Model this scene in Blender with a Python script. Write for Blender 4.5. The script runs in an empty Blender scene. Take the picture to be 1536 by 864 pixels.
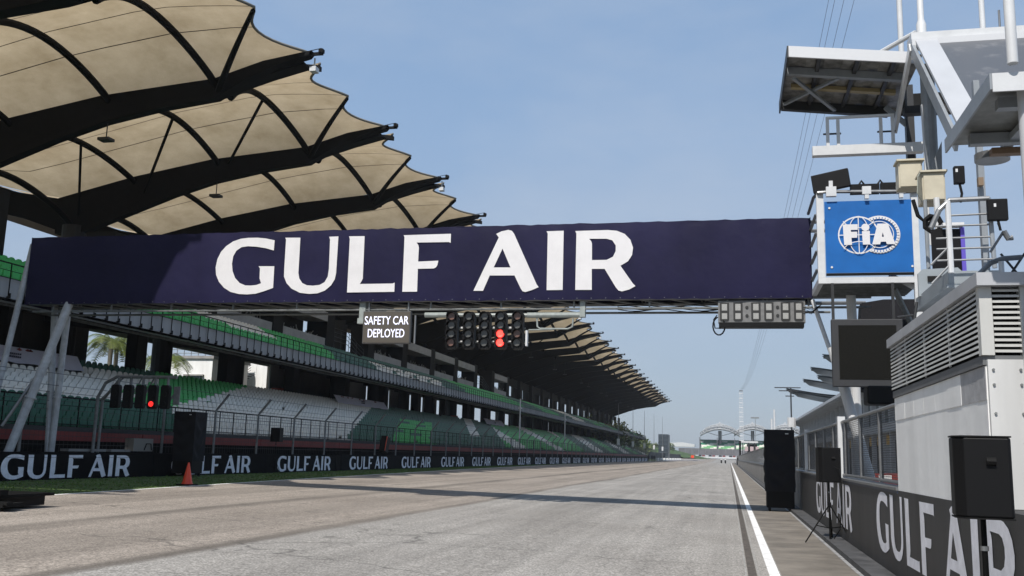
import bpy, math, random
from math import sin, cos, pi, radians, sqrt
from mathutils import Vector, Matrix
from mathutils.geometry import tessellate_polygon
random.seed(7)
S = bpy.context.scene
COL = S.collection

# ------------------------------------------------------------------ camera, world, sun, exposure
cam_d = bpy.data.cameras.new('camera'); cam = bpy.data.objects.new('camera', cam_d); COL.objects.link(cam)
Rt = Vector((0.975323, 0.219092, 0.027267)); Up = Vector((0.01111, -0.172048, 0.985026)); Bk = Vector((0.220502, -0.960416, -0.170236))
m = Matrix((Rt, Up, Bk)).transposed().to_4x4(); m.translation = Vector((0, 0, 1.6))
cam.matrix_world = m
cam_d.sensor_width = 36; cam_d.lens = 33.4936; cam_d.clip_end = 6000; cam_d.clip_start = .1
S.camera = cam

SKYK = 5.95
SUN_EL, SUN_AZ = 52.3, 191.0            # the sun stands behind the camera, a little to the left
W = bpy.data.worlds.new('World'); S.world = W; W.use_nodes = True
nt = W.node_tree; bg = nt.nodes['Background']
sky = nt.nodes.new('ShaderNodeTexSky'); sky.sky_type = 'NISHITA'; sky.sun_disc = False
sky.sun_elevation = radians(SUN_EL); sky.sun_rotation = radians(SUN_AZ)
sky.air_density = 1.0; sky.dust_density = 1.2; sky.ozone_density = 2.0; sky.altitude = 0
# thin high veil of cloud, faint
tc = nt.nodes.new('ShaderNodeTexCoord'); mp = nt.nodes.new('ShaderNodeMapping'); mp.inputs['Scale'].default_value = (1, 1, 2.6)
no = nt.nodes.new('ShaderNodeTexNoise'); no.inputs['Scale'].default_value = 2.2; no.inputs['Detail'].default_value = 5; no.inputs['Roughness'].default_value = .55
cr = nt.nodes.new('ShaderNodeValToRGB'); cr.color_ramp.elements[0].position = .42; cr.color_ramp.elements[1].position = .8
cr.color_ramp.elements[0].color = (0, 0, 0, 1); cr.color_ramp.elements[1].color = (.5, .5, .5, 1)
mx = nt.nodes.new('ShaderNodeMixRGB'); mx.inputs[2].default_value = (3.3, 3.6, 4.1, 1)
sxyz = nt.nodes.new('ShaderNodeSeparateXYZ'); nt.links.new(tc.outputs['Generated'], sxyz.inputs[0])
hr = nt.nodes.new('ShaderNodeValToRGB'); he = hr.color_ramp.elements    # humid, milky air: even blue-grey all round, deeper overhead
he[0].position = 0.0; he[0].color = (.345, .410, .505, 1); he[1].position = .75; he[1].color = (.17, .30, .50, 1)
k_ = he.new(.15); k_.color = (.335, .425, .560, 1); k_ = he.new(.32); k_.color = (.285, .415, .615, 1); k_ = he.new(.5); k_.color = (.235, .375, .60, 1)
nt.links.new(sxyz.outputs['Z'], hr.inputs[0])
sc_ = nt.nodes.new('ShaderNodeMixRGB'); sc_.blend_type = 'MULTIPLY'; sc_.inputs[0].default_value = 1; sc_.inputs[2].default_value = (SKYK, SKYK, SKYK, 1)
nt.links.new(hr.outputs[0], sc_.inputs[1])
m2 = nt.nodes.new('ShaderNodeMixRGB'); m2.inputs[0].default_value = .85; nt.links.new(sky.outputs[0], m2.inputs[1]); nt.links.new(sc_.outputs[0], m2.inputs[2])
nt.links.new(tc.outputs['Generated'], mp.inputs[0]); nt.links.new(mp.outputs[0], no.inputs['Vector'])
nt.links.new(no.outputs['Fac'], cr.inputs[0]); nt.links.new(cr.outputs[0], mx.inputs[0])
nt.links.new(m2.outputs[0], mx.inputs[1]); nt.links.new(mx.outputs[0], bg.inputs['Color'])
bg.inputs['Strength'].default_value = 0.12
sd = bpy.data.lights.new('sun', 'SUN'); sd.energy = 3.6; sd.angle = radians(.53); sd.color = (1, .95, .88)
so = bpy.data.objects.new('sun', sd); COL.objects.link(so)
dirv = Vector((.15, .76, -1)).normalized(); so.rotation_euler = dirv.to_track_quat('-Z', 'Y').to_euler()
so.location = (0, -20, 60)
S.view_settings.view_transform = 'Standard'; S.view_settings.look = 'None'; S.view_settings.gamma = 1
S.view_settings.use_curve_mapping = False; S.view_settings.exposure = 0.55
S.cycles.max_bounces = 6; S.cycles.volume_bounces = 0

# ------------------------------------------------------------------ helpers
MATS = {}
def mat(name, col, rough=.6, metal=0.0, var=0.0, vscale=1.5, bump=0.0, bscale=40, spec=.5, dirt=0.0, streak=False, detail=4):
    if name in MATS: return MATS[name]
    M = bpy.data.materials.new(name); M.use_nodes = True; n = M.node_tree; b = n.nodes['Principled BSDF']
    b.inputs['Base Color'].default_value = (*col, 1); b.inputs['Roughness'].default_value = rough
    b.inputs['Metallic'].default_value = metal; b.inputs['Specular IOR Level'].default_value = spec
    g = n.nodes.new('ShaderNodeNewGeometry')
    if var or dirt:
        mpp = n.nodes.new('ShaderNodeMapping'); n.links.new(g.outputs['Position'], mpp.inputs[0])
        if streak: mpp.inputs['Scale'].default_value = (1, 1, .12)
        t = n.nodes.new('ShaderNodeTexNoise'); t.inputs['Scale'].default_value = vscale; t.inputs['Detail'].default_value = detail; t.inputs['Roughness'].default_value = .62
        n.links.new(mpp.outputs[0], t.inputs['Vector'])
        r = n.nodes.new('ShaderNodeValToRGB')
        k = max(var, dirt)
        r.color_ramp.elements[0].position = .32; r.color_ramp.elements[1].position = .68
        r.color_ramp.elements[0].color = (*[c * (1 - k) for c in col], 1)
        r.color_ramp.elements[1].color = (*[min(1, c * (1 + (var * .6))) for c in col], 1)
        n.links.new(t.outputs['Fac'], r.inputs[0]); n.links.new(r.outputs[0], b.inputs['Base Color'])
    if bump:
        t2 = n.nodes.new('ShaderNodeTexNoise'); t2.inputs['Scale'].default_value = bscale; t2.inputs['Detail'].default_value = 3
        n.links.new(g.outputs['Position'], t2.inputs['Vector'])
        bp = n.nodes.new('ShaderNodeBump'); bp.inputs['Strength'].default_value = bump; bp.inputs['Distance'].default_value = .02
        n.links.new(t2.outputs['Fac'], bp.inputs['Height']); n.links.new(bp.outputs[0], b.inputs['Normal'])
    MATS[name] = M; return M
def emis(name, col, st):
    M = bpy.data.materials.new(name); M.use_nodes = True; b = M.node_tree.nodes['Principled BSDF']
    b.inputs['Base Color'].default_value = (*col, 1); b.inputs['Emission Color'].default_value = (*col, 1); b.inputs['Emission Strength'].default_value = st
    return M

class MB:
    def __init__(s): s.v = []; s.f = []; s.m = []
    def add(s, vs, fs, mi=0):
        o = len(s.v); s.v += [tuple(x) for x in vs]
        for f in fs: s.f.append(tuple(i + o for i in f)); s.m.append(mi)
    def box(s, x0, x1, y0, y1, z0, z1, mi=0):
        s.add([(x, y, z) for x in (x0, x1) for y in (y0, y1) for z in (z0, z1)],
              [(0, 1, 3, 2), (4, 6, 7, 5), (0, 4, 5, 1), (2, 3, 7, 6), (0, 2, 6, 4), (1, 5, 7, 3)], mi)
        return s
    def bar(s, p, q, w, h, mi=0, up=(0, 0, 1)):
        p = Vector(p); q = Vector(q); d = (q - p).normalized(); u = Vector(up)
        if abs(d.dot(u)) > .97: u = Vector((0, 1, 0))
        a = d.cross(u).normalized() * (w / 2); b = a.cross(d).normalized() * (h / 2)
        vs = [p - a - b, p + a - b, p + a + b, p - a + b, q - a - b, q + a - b, q + a + b, q - a + b]
        s.add(vs, [(3, 2, 1, 0), (4, 5, 6, 7), (0, 1, 5, 4), (1, 2, 6, 5), (2, 3, 7, 6), (3, 0, 4, 7)], mi); return s
    def tube(s, pts, r, n=8, mi=0, cap=True):
        pts = [Vector(p) for p in pts]; rs = r if isinstance(r, (list, tuple)) else [r] * len(pts); rings = []
        u = None
        for i, p in enumerate(pts):
            d = (pts[min(i + 1, len(pts) - 1)] - pts[max(i - 1, 0)]).normalized()
            if u is None: u = d.orthogonal().normalized()
            else:
                u = (u - d * u.dot(d))
                u = u.normalized() if u.length > 1e-5 else d.orthogonal().normalized()
            w = d.cross(u)
            rings.append([p + (u * cos(2 * pi * k / n) + w * sin(2 * pi * k / n)) * rs[i] for k in range(n)])
        o = 0; vs = [v for r_ in rings for v in r_]; fs = []
        for i in range(len(pts) - 1):
            for k in range(n): fs.append((i * n + k, i * n + (k + 1) % n, (i + 1) * n + (k + 1) % n, (i + 1) * n + k))
        if cap: fs.append(tuple(range(n))[::-1]); fs.append(tuple((len(pts) - 1) * n + k for k in range(n)))
        s.add(vs, fs, mi); return s
    def prism(s, poly, a, b, axis='y', mi=0):
        # poly: list of 2-D points; extruded from a to b along the axis (x: poly=(y,z); y: poly=(x,z); z: poly=(x,y))
        def P(p, t): return (t, p[0], p[1]) if axis == 'x' else ((p[0], t, p[1]) if axis == 'y' else (p[0], p[1], t))
        n = len(poly); vs = [P(p, a) for p in poly] + [P(p, b) for p in poly]
        tris = tessellate_polygon([[Vector((p[0], p[1], 0)) for p in poly]])
        fs = [tuple(t) for t in tris] + [tuple(i + n for i in t[::-1]) for t in tris]
        fs += [(i, (i + 1) % n, (i + 1) % n + n, i + n) for i in range(n)]
        s.add(vs, fs, mi); return s
    def mesh(s, name, mats):
        me = bpy.data.meshes.new(name); me.from_pydata(s.v, [], s.f)
        for mm in (mats if isinstance(mats, (list, tuple)) else [mats]): me.materials.append(mm)
        if any(s.m): me.polygons.foreach_set('material_index', s.m)
        return me
    def build(s, name, mats, parent=None, smooth=False, bevel=0, label=None, world=True):
        me = s.mesh(name, mats)
        if smooth: me.polygons.foreach_set('use_smooth', [True] * len(me.polygons)); 
        import bmesh
        bm = bmesh.new(); bm.from_mesh(me); bmesh.ops.recalc_face_normals(bm, faces=bm.faces); bm.to_mesh(me); bm.free()
        if smooth:
            try: me.set_sharp_from_angle(angle=radians(40))
            except Exception: pass
        o = bpy.data.objects.new(name, me); COL.objects.link(o)
        if bevel:
            bv = o.modifiers.new('bevel', 'BEVEL'); bv.width = bevel; bv.segments = 2; bv.limit_method = 'ANGLE'
        if parent: attach(o, parent, world)
        if label: o['label'] = label
        return o
def attach(o, parent, world=True):
    o.parent = parent
    if world:
        loc = Vector((0, 0, 0)); p = parent
        while p: loc += p.location; p = p.parent
        o.location = o.location - loc
def tag(o, label, cat, group=None, kind=None):
    if kind: o['kind'] = kind; 
    if label: o['label'] = label
    if cat: o['category'] = cat
    if group: o['group'] = group
    return o
def struct(o): o['kind'] = 'structure'; return o
def thing(name, label, cat, loc=(0, 0, 0), group=None):
    o = bpy.data.objects.new(name, None); COL.objects.link(o); o.location = loc; o.empty_display_size = .3
    return tag(o, label, cat, group)
def inst(name, me, parent, loc=(0, 0, 0)):
    o = bpy.data.objects.new(name, me); COL.objects.link(o); o.parent = parent; o.location = loc; return o
def copy_tree(o, parent=None, group=None):
    c = o.copy(); COL.objects.link(c); c.parent = parent
    for ch in list(o.children): copy_tree(ch, c)
    return c

# ------------------------------------------------------------------ lettering (outlines in cap-heights)
GL = {
    'G': [(1.041,0.749),(1.043,0.922),(0.878,0.958),(0.725,0.974),(0.555,0.975),(0.420,0.962),(0.287,0.920),(0.165,0.843),(0.079,0.749),(0.021,0.623),(0.000,0.481),(0.019,0.354),(0.081,0.234),(0.184,0.131),(0.309,0.059),(0.465,0.022),(0.617,0.014),(0.767,0.024),(0.914,0.064),(1.076,0.117),(1.070,0.482),(0.785,0.487),(0.813,0.452),(0.820,0.280),(0.853,0.199),(0.772,0.171),(0.672,0.162),(0.571,0.166),(0.466,0.206),(0.374,0.294),(0.318,0.412),(0.296,0.539),(0.309,0.666),(0.360,0.760),(0.449,0.818),(0.567,0.832),(0.720,0.820),(0.890,0.792)],
    'U': [(1.232,0.962),(1.503,0.956),(1.506,0.690),(1.509,0.363),(1.532,0.270),(1.590,0.192),(1.674,0.155),(1.780,0.147),(1.894,0.158),(1.980,0.203),(2.030,0.294),(2.042,0.417),(2.031,0.912),(2.013,0.960),(2.175,0.962),(2.172,0.354),(2.155,0.247),(2.096,0.148),(1.997,0.065),(1.870,0.020),(1.725,0.011),(1.560,0.031),(1.407,0.102),(1.310,0.196),(1.257,0.305),(1.252,0.429),(1.248,0.930)],
    'L': [(2.361,0.959),(2.631,0.956),(2.639,0.255),(2.625,0.218),(2.593,0.165),(3.148,0.166),(3.185,0.180),(3.187,0.031),(2.381,0.028),(2.376,0.912)],
    'F': [(3.297,0.955),(4.092,0.960),(4.092,0.810),(4.064,0.825),(3.523,0.829),(3.555,0.787),(3.566,0.741),(3.563,0.517),(3.900,0.526),(3.887,0.455),(3.866,0.419),(3.828,0.401),(3.564,0.399),(3.569,0.029),(3.321,0.030),(3.315,0.922)],
    'A': [(4.833,0.940),(4.920,0.979),(5.029,1.000),(5.084,0.984),(5.121,0.938),(5.160,0.855),(5.473,0.186),(5.502,0.123),(5.535,0.079),(5.432,0.036),(5.326,0.005),(5.281,0.019),(5.250,0.064),(5.147,0.269),(4.750,0.274),(4.649,0.031),(4.493,0.033),(4.877,0.880)],
    'Ah': [(4.943,0.701),(5.079,0.397),(4.810,0.401)],
    'I': [(5.640,0.962),(5.910,0.964),(5.910,0.032),(5.660,0.031),(5.659,0.925)],
    'R': [(6.091,0.955),(6.596,0.958),(6.734,0.943),(6.856,0.890),(6.942,0.797),(6.983,0.672),(6.969,0.559),(6.910,0.464),(6.794,0.396),(6.981,0.123),(7.023,0.079),(6.930,0.028),(6.819,0.000),(6.768,0.013),(6.725,0.065),(6.553,0.351),(6.356,0.354),(6.360,0.028),(6.106,0.030),(6.110,0.914)],
    'Rh': [(6.309,0.827),(6.579,0.821),(6.666,0.794),(6.719,0.713),(6.720,0.625),(6.678,0.538),(6.583,0.491),(6.357,0.491),(6.354,0.748),(6.341,0.789)],
}
def flat_mesh(shapes, origin, ux, uz, sx, sz, mi=0, mb=None, lift=0.0, step=0.0):
    """shapes: list of [outer, hole...]; flat faces laid on the plane through origin"""
    mb = mb or MB(); ux = Vector(ux); uz = Vector(uz); nrm = ux.cross(uz); o = Vector(origin)
    for k, sh in enumerate(shapes):
        loops = [[Vector((p[0], p[1], 0)) for p in lp] for lp in sh]
        tr = tessellate_polygon(loops); flat = [p for lp in loops for p in lp]
        l = lift + step * k
        mb.add([o + ux * (p.x * sx) + uz * (p.y * sz) + nrm * l for p in flat], [tuple(t) for t in tr], mi)
    return mb
WORD = [[GL['G']], [GL['U']], [GL['L']], [GL['F']], [GL['A'], GL['Ah']], [GL['I']], [GL['R'], GL['Rh']]]
def gulf_air(origin, ux, uz, width, height):
    return flat_mesh(WORD, origin, ux, uz, width / 7.02, height)
def stroke(pts, w, closed=False):
    out = []
    n = len(pts); rng = range(n if closed else n - 1)
    for i in rng:
        a = Vector((*pts[i], 0)); b = Vector((*pts[(i + 1) % n], 0)); d = (b - a).normalized(); s_ = Vector((-d.y, d.x, 0)) * (w / 2)
        a = a - d * w * .12; b = b + d * w * .12
        out.append([[tuple((a - s_).xy), tuple((b - s_).xy), tuple((b + s_).xy), tuple((a + s_).xy)]])
    return out
def ring(cx, cy, rx, ry, w, n=48):
    return [[[(cx + rx * cos(2 * pi * k / n), cy + ry * sin(2 * pi * k / n)) for k in range(n)],
             [(cx + (rx - w) * cos(2 * pi * k / n), cy + (ry - w) * sin(2 * pi * k / n)) for k in range(n)]]]
def text_mesh(txt, size, bold=.0, sx=1.0):
    c = bpy.data.curves.new('txt', 'FONT'); c.body = txt; c.size = size; c.align_x = 'CENTER'; c.offset = bold; c.fill_mode = 'FRONT'; c.resolution_u = 4
    o = bpy.data.objects.new('txt', c); COL.objects.link(o)
    dg = bpy.context.evaluated_depsgraph_get(); me = bpy.data.meshes.new_from_object(o.evaluated_get(dg))
    bpy.data.objects.remove(o); vs = [(v.co.x * sx, v.co.y) for v in me.vertices]; fs = [tuple(p.vertices) for p in me.polygons]
    return vs, fs

# ------------------------------------------------------------------ materials
black_steel = mat('black_painted_steel', (.004, .004, .004), .65, var=.3, vscale=3, spec=.12)
dark_steel = mat('dark_grey_steel', (.022, .023, .025), .5, var=.2)
white_steel = mat('white_painted_steel', (.58, .59, .60), .4, var=.1, vscale=2.5, bump=.03)
galv = mat('galvanised_steel', (.22, .225, .23), .42, metal=.6, var=.2, vscale=6)
galv_dull = mat('dull_galvanised_steel', (.20, .21, .21), .6, metal=.3, var=.3, vscale=5)
grey_col = mat('blue_grey_painted_steel', (.24, .26, .28), .45, var=.15, vscale=4)
concrete = mat('weathered_concrete', (.30, .29, .28), .85, var=.25, vscale=.9, bump=.25, streak=True)
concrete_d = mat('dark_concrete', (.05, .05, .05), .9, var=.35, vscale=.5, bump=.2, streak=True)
fascia_m = mat('grey_painted_fascia', (.31, .315, .32), .7, var=.18, vscale=1.2, streak=True)
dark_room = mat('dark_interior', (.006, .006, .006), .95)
black_cloth = mat('black_cloth', (.017, .017, .020), .8, bump=.5, bscale=7, spec=.15)
black_plastic = mat('black_plastic', (.0045, .0045, .005), .55, bump=.06, bscale=300, spec=.2)
rubber = mat('rubber', (.006, .006, .006), .75, spec=.2)
white_print = mat('white_print', (.66, .65, .66), .5, var=.06, vscale=2)
white_print_w = mat('worn_white_print', (.80, .80, .85), .6, var=.15, vscale=5)
navy = mat('navy_banner_cloth', (.0145, .0135, .043), .5, var=.25, vscale=.35, spec=.12, bump=.9, bscale=1.6)
hoard_black = mat('black_hoarding_wrap', (.004, .004, .005), .7, var=.3, vscale=2, spec=.08)
wall_black = mat('streaky_black_wall_wrap', (.024, .024, .026), .55, var=.5, vscale=1.6, streak=True, bump=.1)  # black wrap with uneven tone in vertical streaks
orange = mat('orange_plastic', (.70, .055, .012), .4)
red_paint = mat('red_paint', (.20, .022, .018), .6, var=.25)
seat_w = mat('white_seat_plastic', (.80, .75, .66), .45, var=.12, vscale=3)
seat_g = mat('bright_green_seat_plastic', (.03, .42, .07), .45, var=.15, vscale=3)
seat_d = mat('dark_green_seat_plastic', (.006, .105, .055), .45, var=.2, vscale=3)
white_wall = mat('white_render', (.80, .80, .79), .8, var=.14, vscale=1.0, bump=.25, bscale=5, streak=True)
lamp_off = mat('dull_lamp_glass', (.10, .10, .095), .25, var=.25, vscale=30)
lamp_warm = mat('dull_reddish_lamp_glass', (.16, .09, .07), .25, var=.25, vscale=30)
lamp_red = emis('lit_red_lamp', (1, .03, .025), .9)
lamp_red2 = emis('lit_red_lamp_core', (1, .12, .09), 1.0)
screen_txt = emis('lit_white_screen_text', (.74, .76, .95), .62)
beige = mat('beige_cabinet_paint', (.50, .46, .36), .5, var=.12, vscale=4)
blue_sign = mat('blue_sign_panel', (.010, .115, .38), .45, var=.15, vscale=1.2, spec=.3)
def glass_mat():
    M = bpy.data.materials.new('tinted_glass'); M.use_nodes = True; b = M.node_tree.nodes['Principled BSDF']
    b.inputs['Base Color'].default_value = (.05, .09, .09, 1); b.inputs['Roughness'].default_value = .06; b.inputs['Metallic'].default_value = .35
    return M
tglass = glass_mat()

# ------------------------------------------------------------------ ground
def asphalt():
    M = bpy.data.materials.new('track_asphalt'); M.use_nodes = True; n = M.node_tree; b = n.nodes['Principled BSDF']; L = n.links.new
    b.inputs['Roughness'].default_value = .85; b.inputs['Specular IOR Level'].default_value = .3
    g = n.nodes.new('ShaderNodeNewGeometry'); sep = n.nodes.new('ShaderNodeSeparateXYZ'); L(g.outputs['Position'], sep.inputs[0])
    def noise(scale, sc=(1, 1, 1), det=4, ro=.6):
        mp = n.nodes.new('ShaderNodeMapping'); mp.inputs['Scale'].default_value = sc; L(g.outputs['Position'], mp.inputs[0])
        t = n.nodes.new('ShaderNodeTexNoise'); t.inputs['Scale'].default_value = scale; t.inputs['Detail'].default_value = det; t.inputs['Roughness'].default_value = ro
        L(mp.outputs[0], t.inputs['Vector']); return t.outputs['Fac']
    def ramp(src, stops):
        r = n.nodes.new('ShaderNodeValToRGB'); e = r.color_ramp.elements
        e[0].position, e[0].color = stops[0][0], (*stops[0][1], 1); e[1].position, e[1].color = stops[-1][0], (*stops[-1][1], 1)
        for p, c in stops[1:-1]: k = e.new(p); k.color = (*c, 1)
        L(src, r.inputs[0]); return r.outputs[0]
    def mul(a, bb, f=1.0, typ='MULTIPLY'):
        x = n.nodes.new('ShaderNodeMixRGB'); x.blend_type = typ; x.inputs[0].default_value = f
        for i, s_ in ((1, a), (2, bb)):
            if isinstance(s_, tuple): x.inputs[i].default_value = (*s_, 1)
            else: L(s_, x.inputs[i])
        return x.outputs[0]
    def mth(op, a, v=None):
        x = n.nodes.new('ShaderNodeMath'); x.operation = op
        if isinstance(a, (int, float)): x.inputs[0].default_value = a
        else: L(a, x.inputs[0])
        if v is not None:
            if isinstance(v, (int, float)): x.inputs[1].default_value = v
            else: L(v, x.inputs[1])
        return x.outputs[0]
    # wobbling lane coordinate
    wob = mth('MULTIPLY', mth('SUBTRACT', noise(.22, (1, .35, 1), 3), .5), .9)
    xw = mth('ADD', sep.outputs[0], wob)
    def band(c, hw, soft):   # 1 inside the band round x=c
        d = mth('ABSOLUTE', mth('SUBTRACT', xw, c))
        mr = n.nodes.new('ShaderNodeMapRange'); L(d, mr.inputs[0]); mr.inputs[1].default_value = hw; mr.inputs[2].default_value = hw + soft; mr.inputs[3].default_value = 1; mr.inputs[4].default_value = 0
        return mr.outputs[0]
    # base: brownish rubbered left half, pale grey right half, meeting at x = -7.4
    st = n.nodes.new('ShaderNodeMapRange'); L(xw, st.inputs[0]); st.inputs[1].default_value = -7.55; st.inputs[2].default_value = -7.3
    base = mul((.270, .238, .208), (.285, .272, .255), 1, 'MIX'); n.links.new(st.outputs[0], base.node.inputs[0])
    streaks = ramp(noise(1.0, (2.2, .045, 1), 5, .65), [(.3, (.80, .80, .80)), (.7, (1.12, 1.12, 1.12))])
    blot = ramp(noise(.35, (1, .6, 1), 5, .6), [(.3, (.82, .81, .80)), (.7, (1.12, 1.12, 1.12))])
    grain = ramp(noise(34, (1, 1, 1), 2, .6), [(.36, (.60, .59, .58)), (.5, (.99, .99, .98)), (.64, (1.42, 1.41, 1.39))])
    grain2 = ramp(noise(14, (1, .6, 1), 5, .8), [(.38, (.76, .75, .74)), (.5, (1, 1, 1)), (.62, (1.24, 1.24, 1.23))])
    c = mul(mul(mul(mul(base, streaks), blot), grain), grain2)
    dk = noise(.5, (1, .12, 1), 4, .6)
    dkr = ramp(dk, [(.40, (0, 0, 0)), (.62, (1, 1, 1))])
    for (cx, hw, so_, k) in ((-11.7, .16, .28, .85), (-7.55, .08, .22, .85), (-15.2, .4, .8, .4), (-4.2, .5, .9, .22), (-9.6, .4, .8, .22)):
        bnd = mth('MULTIPLY', band(cx, hw, so_), mth('ADD', mth('MULTIPLY', dkr, .65), .4)); f = mth('MULTIPLY', bnd, k)
        x = n.nodes.new('ShaderNodeMixRGB'); L(f, x.inputs[0]); L(c, x.inputs[1]); x.inputs[2].default_value = (.075, .066, .056, 1); c = x.outputs[0]
    # skid marks: short dark dashes along the track
    sk = ramp(noise(1.0, (1.3, 1.1, 1), 6, .75), [(.585, (0, 0, 0)), (.66, (1, 1, 1))])
    gate = ramp(noise(.16, (1, 1, 1), 2, .5), [(.46, (0, 0, 0)), (.56, (1, 1, 1))])
    f = mth('MULTIPLY', mth('MULTIPLY', sk, gate), .55)
    x = n.nodes.new('ShaderNodeMixRGB'); L(f, x.inputs[0]); L(c, x.inputs[1]); x.inputs[2].default_value = (.07, .066, .06, 1); c = x.outputs[0]
    # thin cracks across the right lane
    cv = n.nodes.new('ShaderNodeTexVoronoi'); cv.feature = 'DISTANCE_TO_EDGE'; cv.inputs['Scale'].default_value = .16
    mpp = n.nodes.new('ShaderNodeMapping'); mpp.inputs['Scale'].default_value = (.35, 1.6, 1)
    nv = n.nodes.new('ShaderNodeVectorMath'); nv.operation = 'ADD'; ns = n.nodes.new('ShaderNodeTexNoise'); ns.inputs['Scale'].default_value = .8
    L(g.outputs['Position'], ns.inputs['Vector']); L(g.outputs['Position'], nv.inputs[0]); L(ns.outputs['Color'], nv.inputs[1]); L(nv.outputs[0], mpp.inputs[0]); L(mpp.outputs[0], cv.inputs['Vector'])
    crk = n.nodes.new('ShaderNodeMapRange'); L(cv.outputs['Distance'], crk.inputs[0]); crk.inputs[1].default_value = .001; crk.inputs[2].default_value = .005; crk.inputs[3].default_value = .5; crk.inputs[4].default_value = 0
    x = n.nodes.new('ShaderNodeMixRGB'); L(crk.outputs[0], x.inputs[0]); L(c, x.inputs[1]); x.inputs[2].default_value = (.04, .038, .035, 1); c = x.outputs[0]
    L(c, b.inputs['Base Color'])
    bp = n.nodes.new('ShaderNodeBump'); bp.inputs['Strength'].default_value = .5; bp.inputs['Distance'].default_value = .012
    L(noise(55, (1, 1, 1), 3, .7), bp.inputs['Height']); L(bp.outputs[0], b.inputs['Normal'])
    return M
asp = asphalt()
CF = .012
def gz(x): return CF * max(0, -x)
# earth to the horizon
mb = MB(); mb.add([(-3000, -400, -.35), (3000, -400, -.35), (3000, 4500, -.35), (-3000, 4500, -.35)], [(0, 1, 2, 3)])
grass_far = mat('far_grass', (.055, .085, .03), .9, var=.4, vscale=.05)
struct(mb.build('terrain', grass_far))
# track, one sheet with its crossfall; the left edge line drifts outwards
LINE = [(-60, -14.5), (8, -16.1), (20, -16.8), (35.5, -17.9), (72, -19.8), (110, -21.0), (170, -21.8), (260, -22.2), (420, -22.2)]
def lx(y):
    for (a, xa), (b, xb) in zip(LINE, LINE[1:]):
        if a <= y <= b: return xa + (xb - xa) * (y - a) / (b - a)
    return LINE[-1][1]
ys = [-60] + [i * 6 for i in range(-5, 71)] 
def sheet(fx0, fx1, ys, dz, cols=6, zf=gz):
    mb = MB(); k = cols + 1; vs = []; fs = []
    for y in ys:
        a, b_ = fx0(y), fx1(y)
        for i in range(k):
            x = a + (b_ - a) * i / cols; vs.append((x, y, zf(x) + dz))
    for j in range(len(ys) - 1):
        for i in range(cols): fs.append((j * k + i, j * k + i + 1, (j + 1) * k + i + 1, (j + 1) * k + i))
    mb.add(vs, fs); return mb
struct(sheet(lambda y: lx(y) - .2, lambda y: 0, ys, 0).build('track', asp))
struct(sheet(lambda y: 0, lambda y: 60, ys, 0, 2).build('pit_straight_apron', asp))
mb = MB(); mb.add([(-22.2, 420, .266), (0, 420, 0), (60, 420, 0), (60, 620, 1.4), (-40, 620, 1.4), (-34, 480, .4)], [(0, 1, 2, 3, 4, 5)])
struct(mb.build('first_corner_asphalt', asp))
def paint_mat(nm, col, wear):
    M = mat(nm, col, .7, var=wear, vscale=6, detail=6); return M
white_line = paint_mat('white_line_paint', (.78, .77, .75), .3)
struct(sheet(lambda y: lx(y) - .14, lambda y: lx(y) + .02, ys, .006, 1).build('left_edge_line', white_line))
struct(sheet(lambda y: .53, lambda y: .68, ys[:-3], .006, 1).build('right_edge_line', white_line))
groove_m = mat('drain_groove_filler', (.085, .072, .06), .9, var=.5, vscale=9, bump=.6, bscale=30)
struct(sheet(lambda y: .24, lambda y: .36, ys[:-6], .005, 1).build('drain_groove', groove_m))
pale = mat('pale_joint', (.30, .29, .27), .8, var=.4, vscale=12)
struct(sheet(lambda y: .375, lambda y: .40, ys[:-6], .007, 1).build('pale_joint_line', pale))
struct(sheet(lambda y: .20, lambda y: .225, ys[:-6], .007, 1).build('pale_joint_line', pale))
apron_m = mat('stained_apron_asphalt', (.175, .155, .13), .9, var=.45, vscale=.9, bump=.5, bscale=45, detail=8)
struct(sheet(lambda y: .70, lambda y: 1.90, ys[:-3], .004, 1).build('pit_wall_apron', apron_m))
struct(MB().box(1.86, 2.2, -20, 400, -.02, .09).build('pit_wall_kerb', mat('dark_kerb_concrete', (.060, .060, .062), .8, var=.5, vscale=2.5, bump=.3)))
struct(sheet(lambda y: 1.79, lambda y: 1.855, ys[:-3], .008, 1).build('kerb_foot_line', mat('grey_kerb_paint', (.28, .28, .28), .8, var=.5, vscale=6)))
# start straight yellow tick by the left line
# grass verge
def grass_mat():
    return mat('grass_verge_soil', (.065, .11, .02), .95, var=.45, vscale=.8, bump=.8, bscale=30, detail=8)
struct(sheet(lambda y: -23.6, lambda y: lx(y) - .14, ys, .002, 2).build('grass_verge', grass_mat()))
gb = MB(); rg = random.Random(3)
for i in range(15000):
    t = rg.random() ** 1.9; y = 12 + t * 110; a = -22.5; b_ = lx(y) - .16; x = a + (b_ - a) * rg.random(); z = gz(x)
    h_ = .02 + .03 * rg.random(); w_ = .02 + .0004 * y; an = rg.random() * pi; dx, dy = cos(an) * w_, sin(an) * w_
    gb.add([(x - dx, y - dy, z), (x + dx, y + dy, z), (x + rg.uniform(-.03, .03), y + rg.uniform(-.03, .03), z + h_)], [(0, 1, 2)], 0 if rg.random() < .85 else 1)
gmats = [mat('grass_blade', (.075, .14, .02), .8), mat('dry_grass_blade', (.09, .095, .025), .8)]
o = gb.build('grass', gmats); tag(o, 'short green grass between the left white line and the black hoarding', 'grass', kind='stuff')
service = mat('service_road_asphalt', (.05, .05, .05), .9, var=.3)
struct(MB().box(-24.3, -22.6, -40, 420, -.3, .25).build('service_path', service))
struct(MB().box(2.5, 60, -20, 420, -.3, .01).build('pit_lane', mat('pit_lane_asphalt', (.11, .11, .11), .9, var=.2)))

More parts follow.
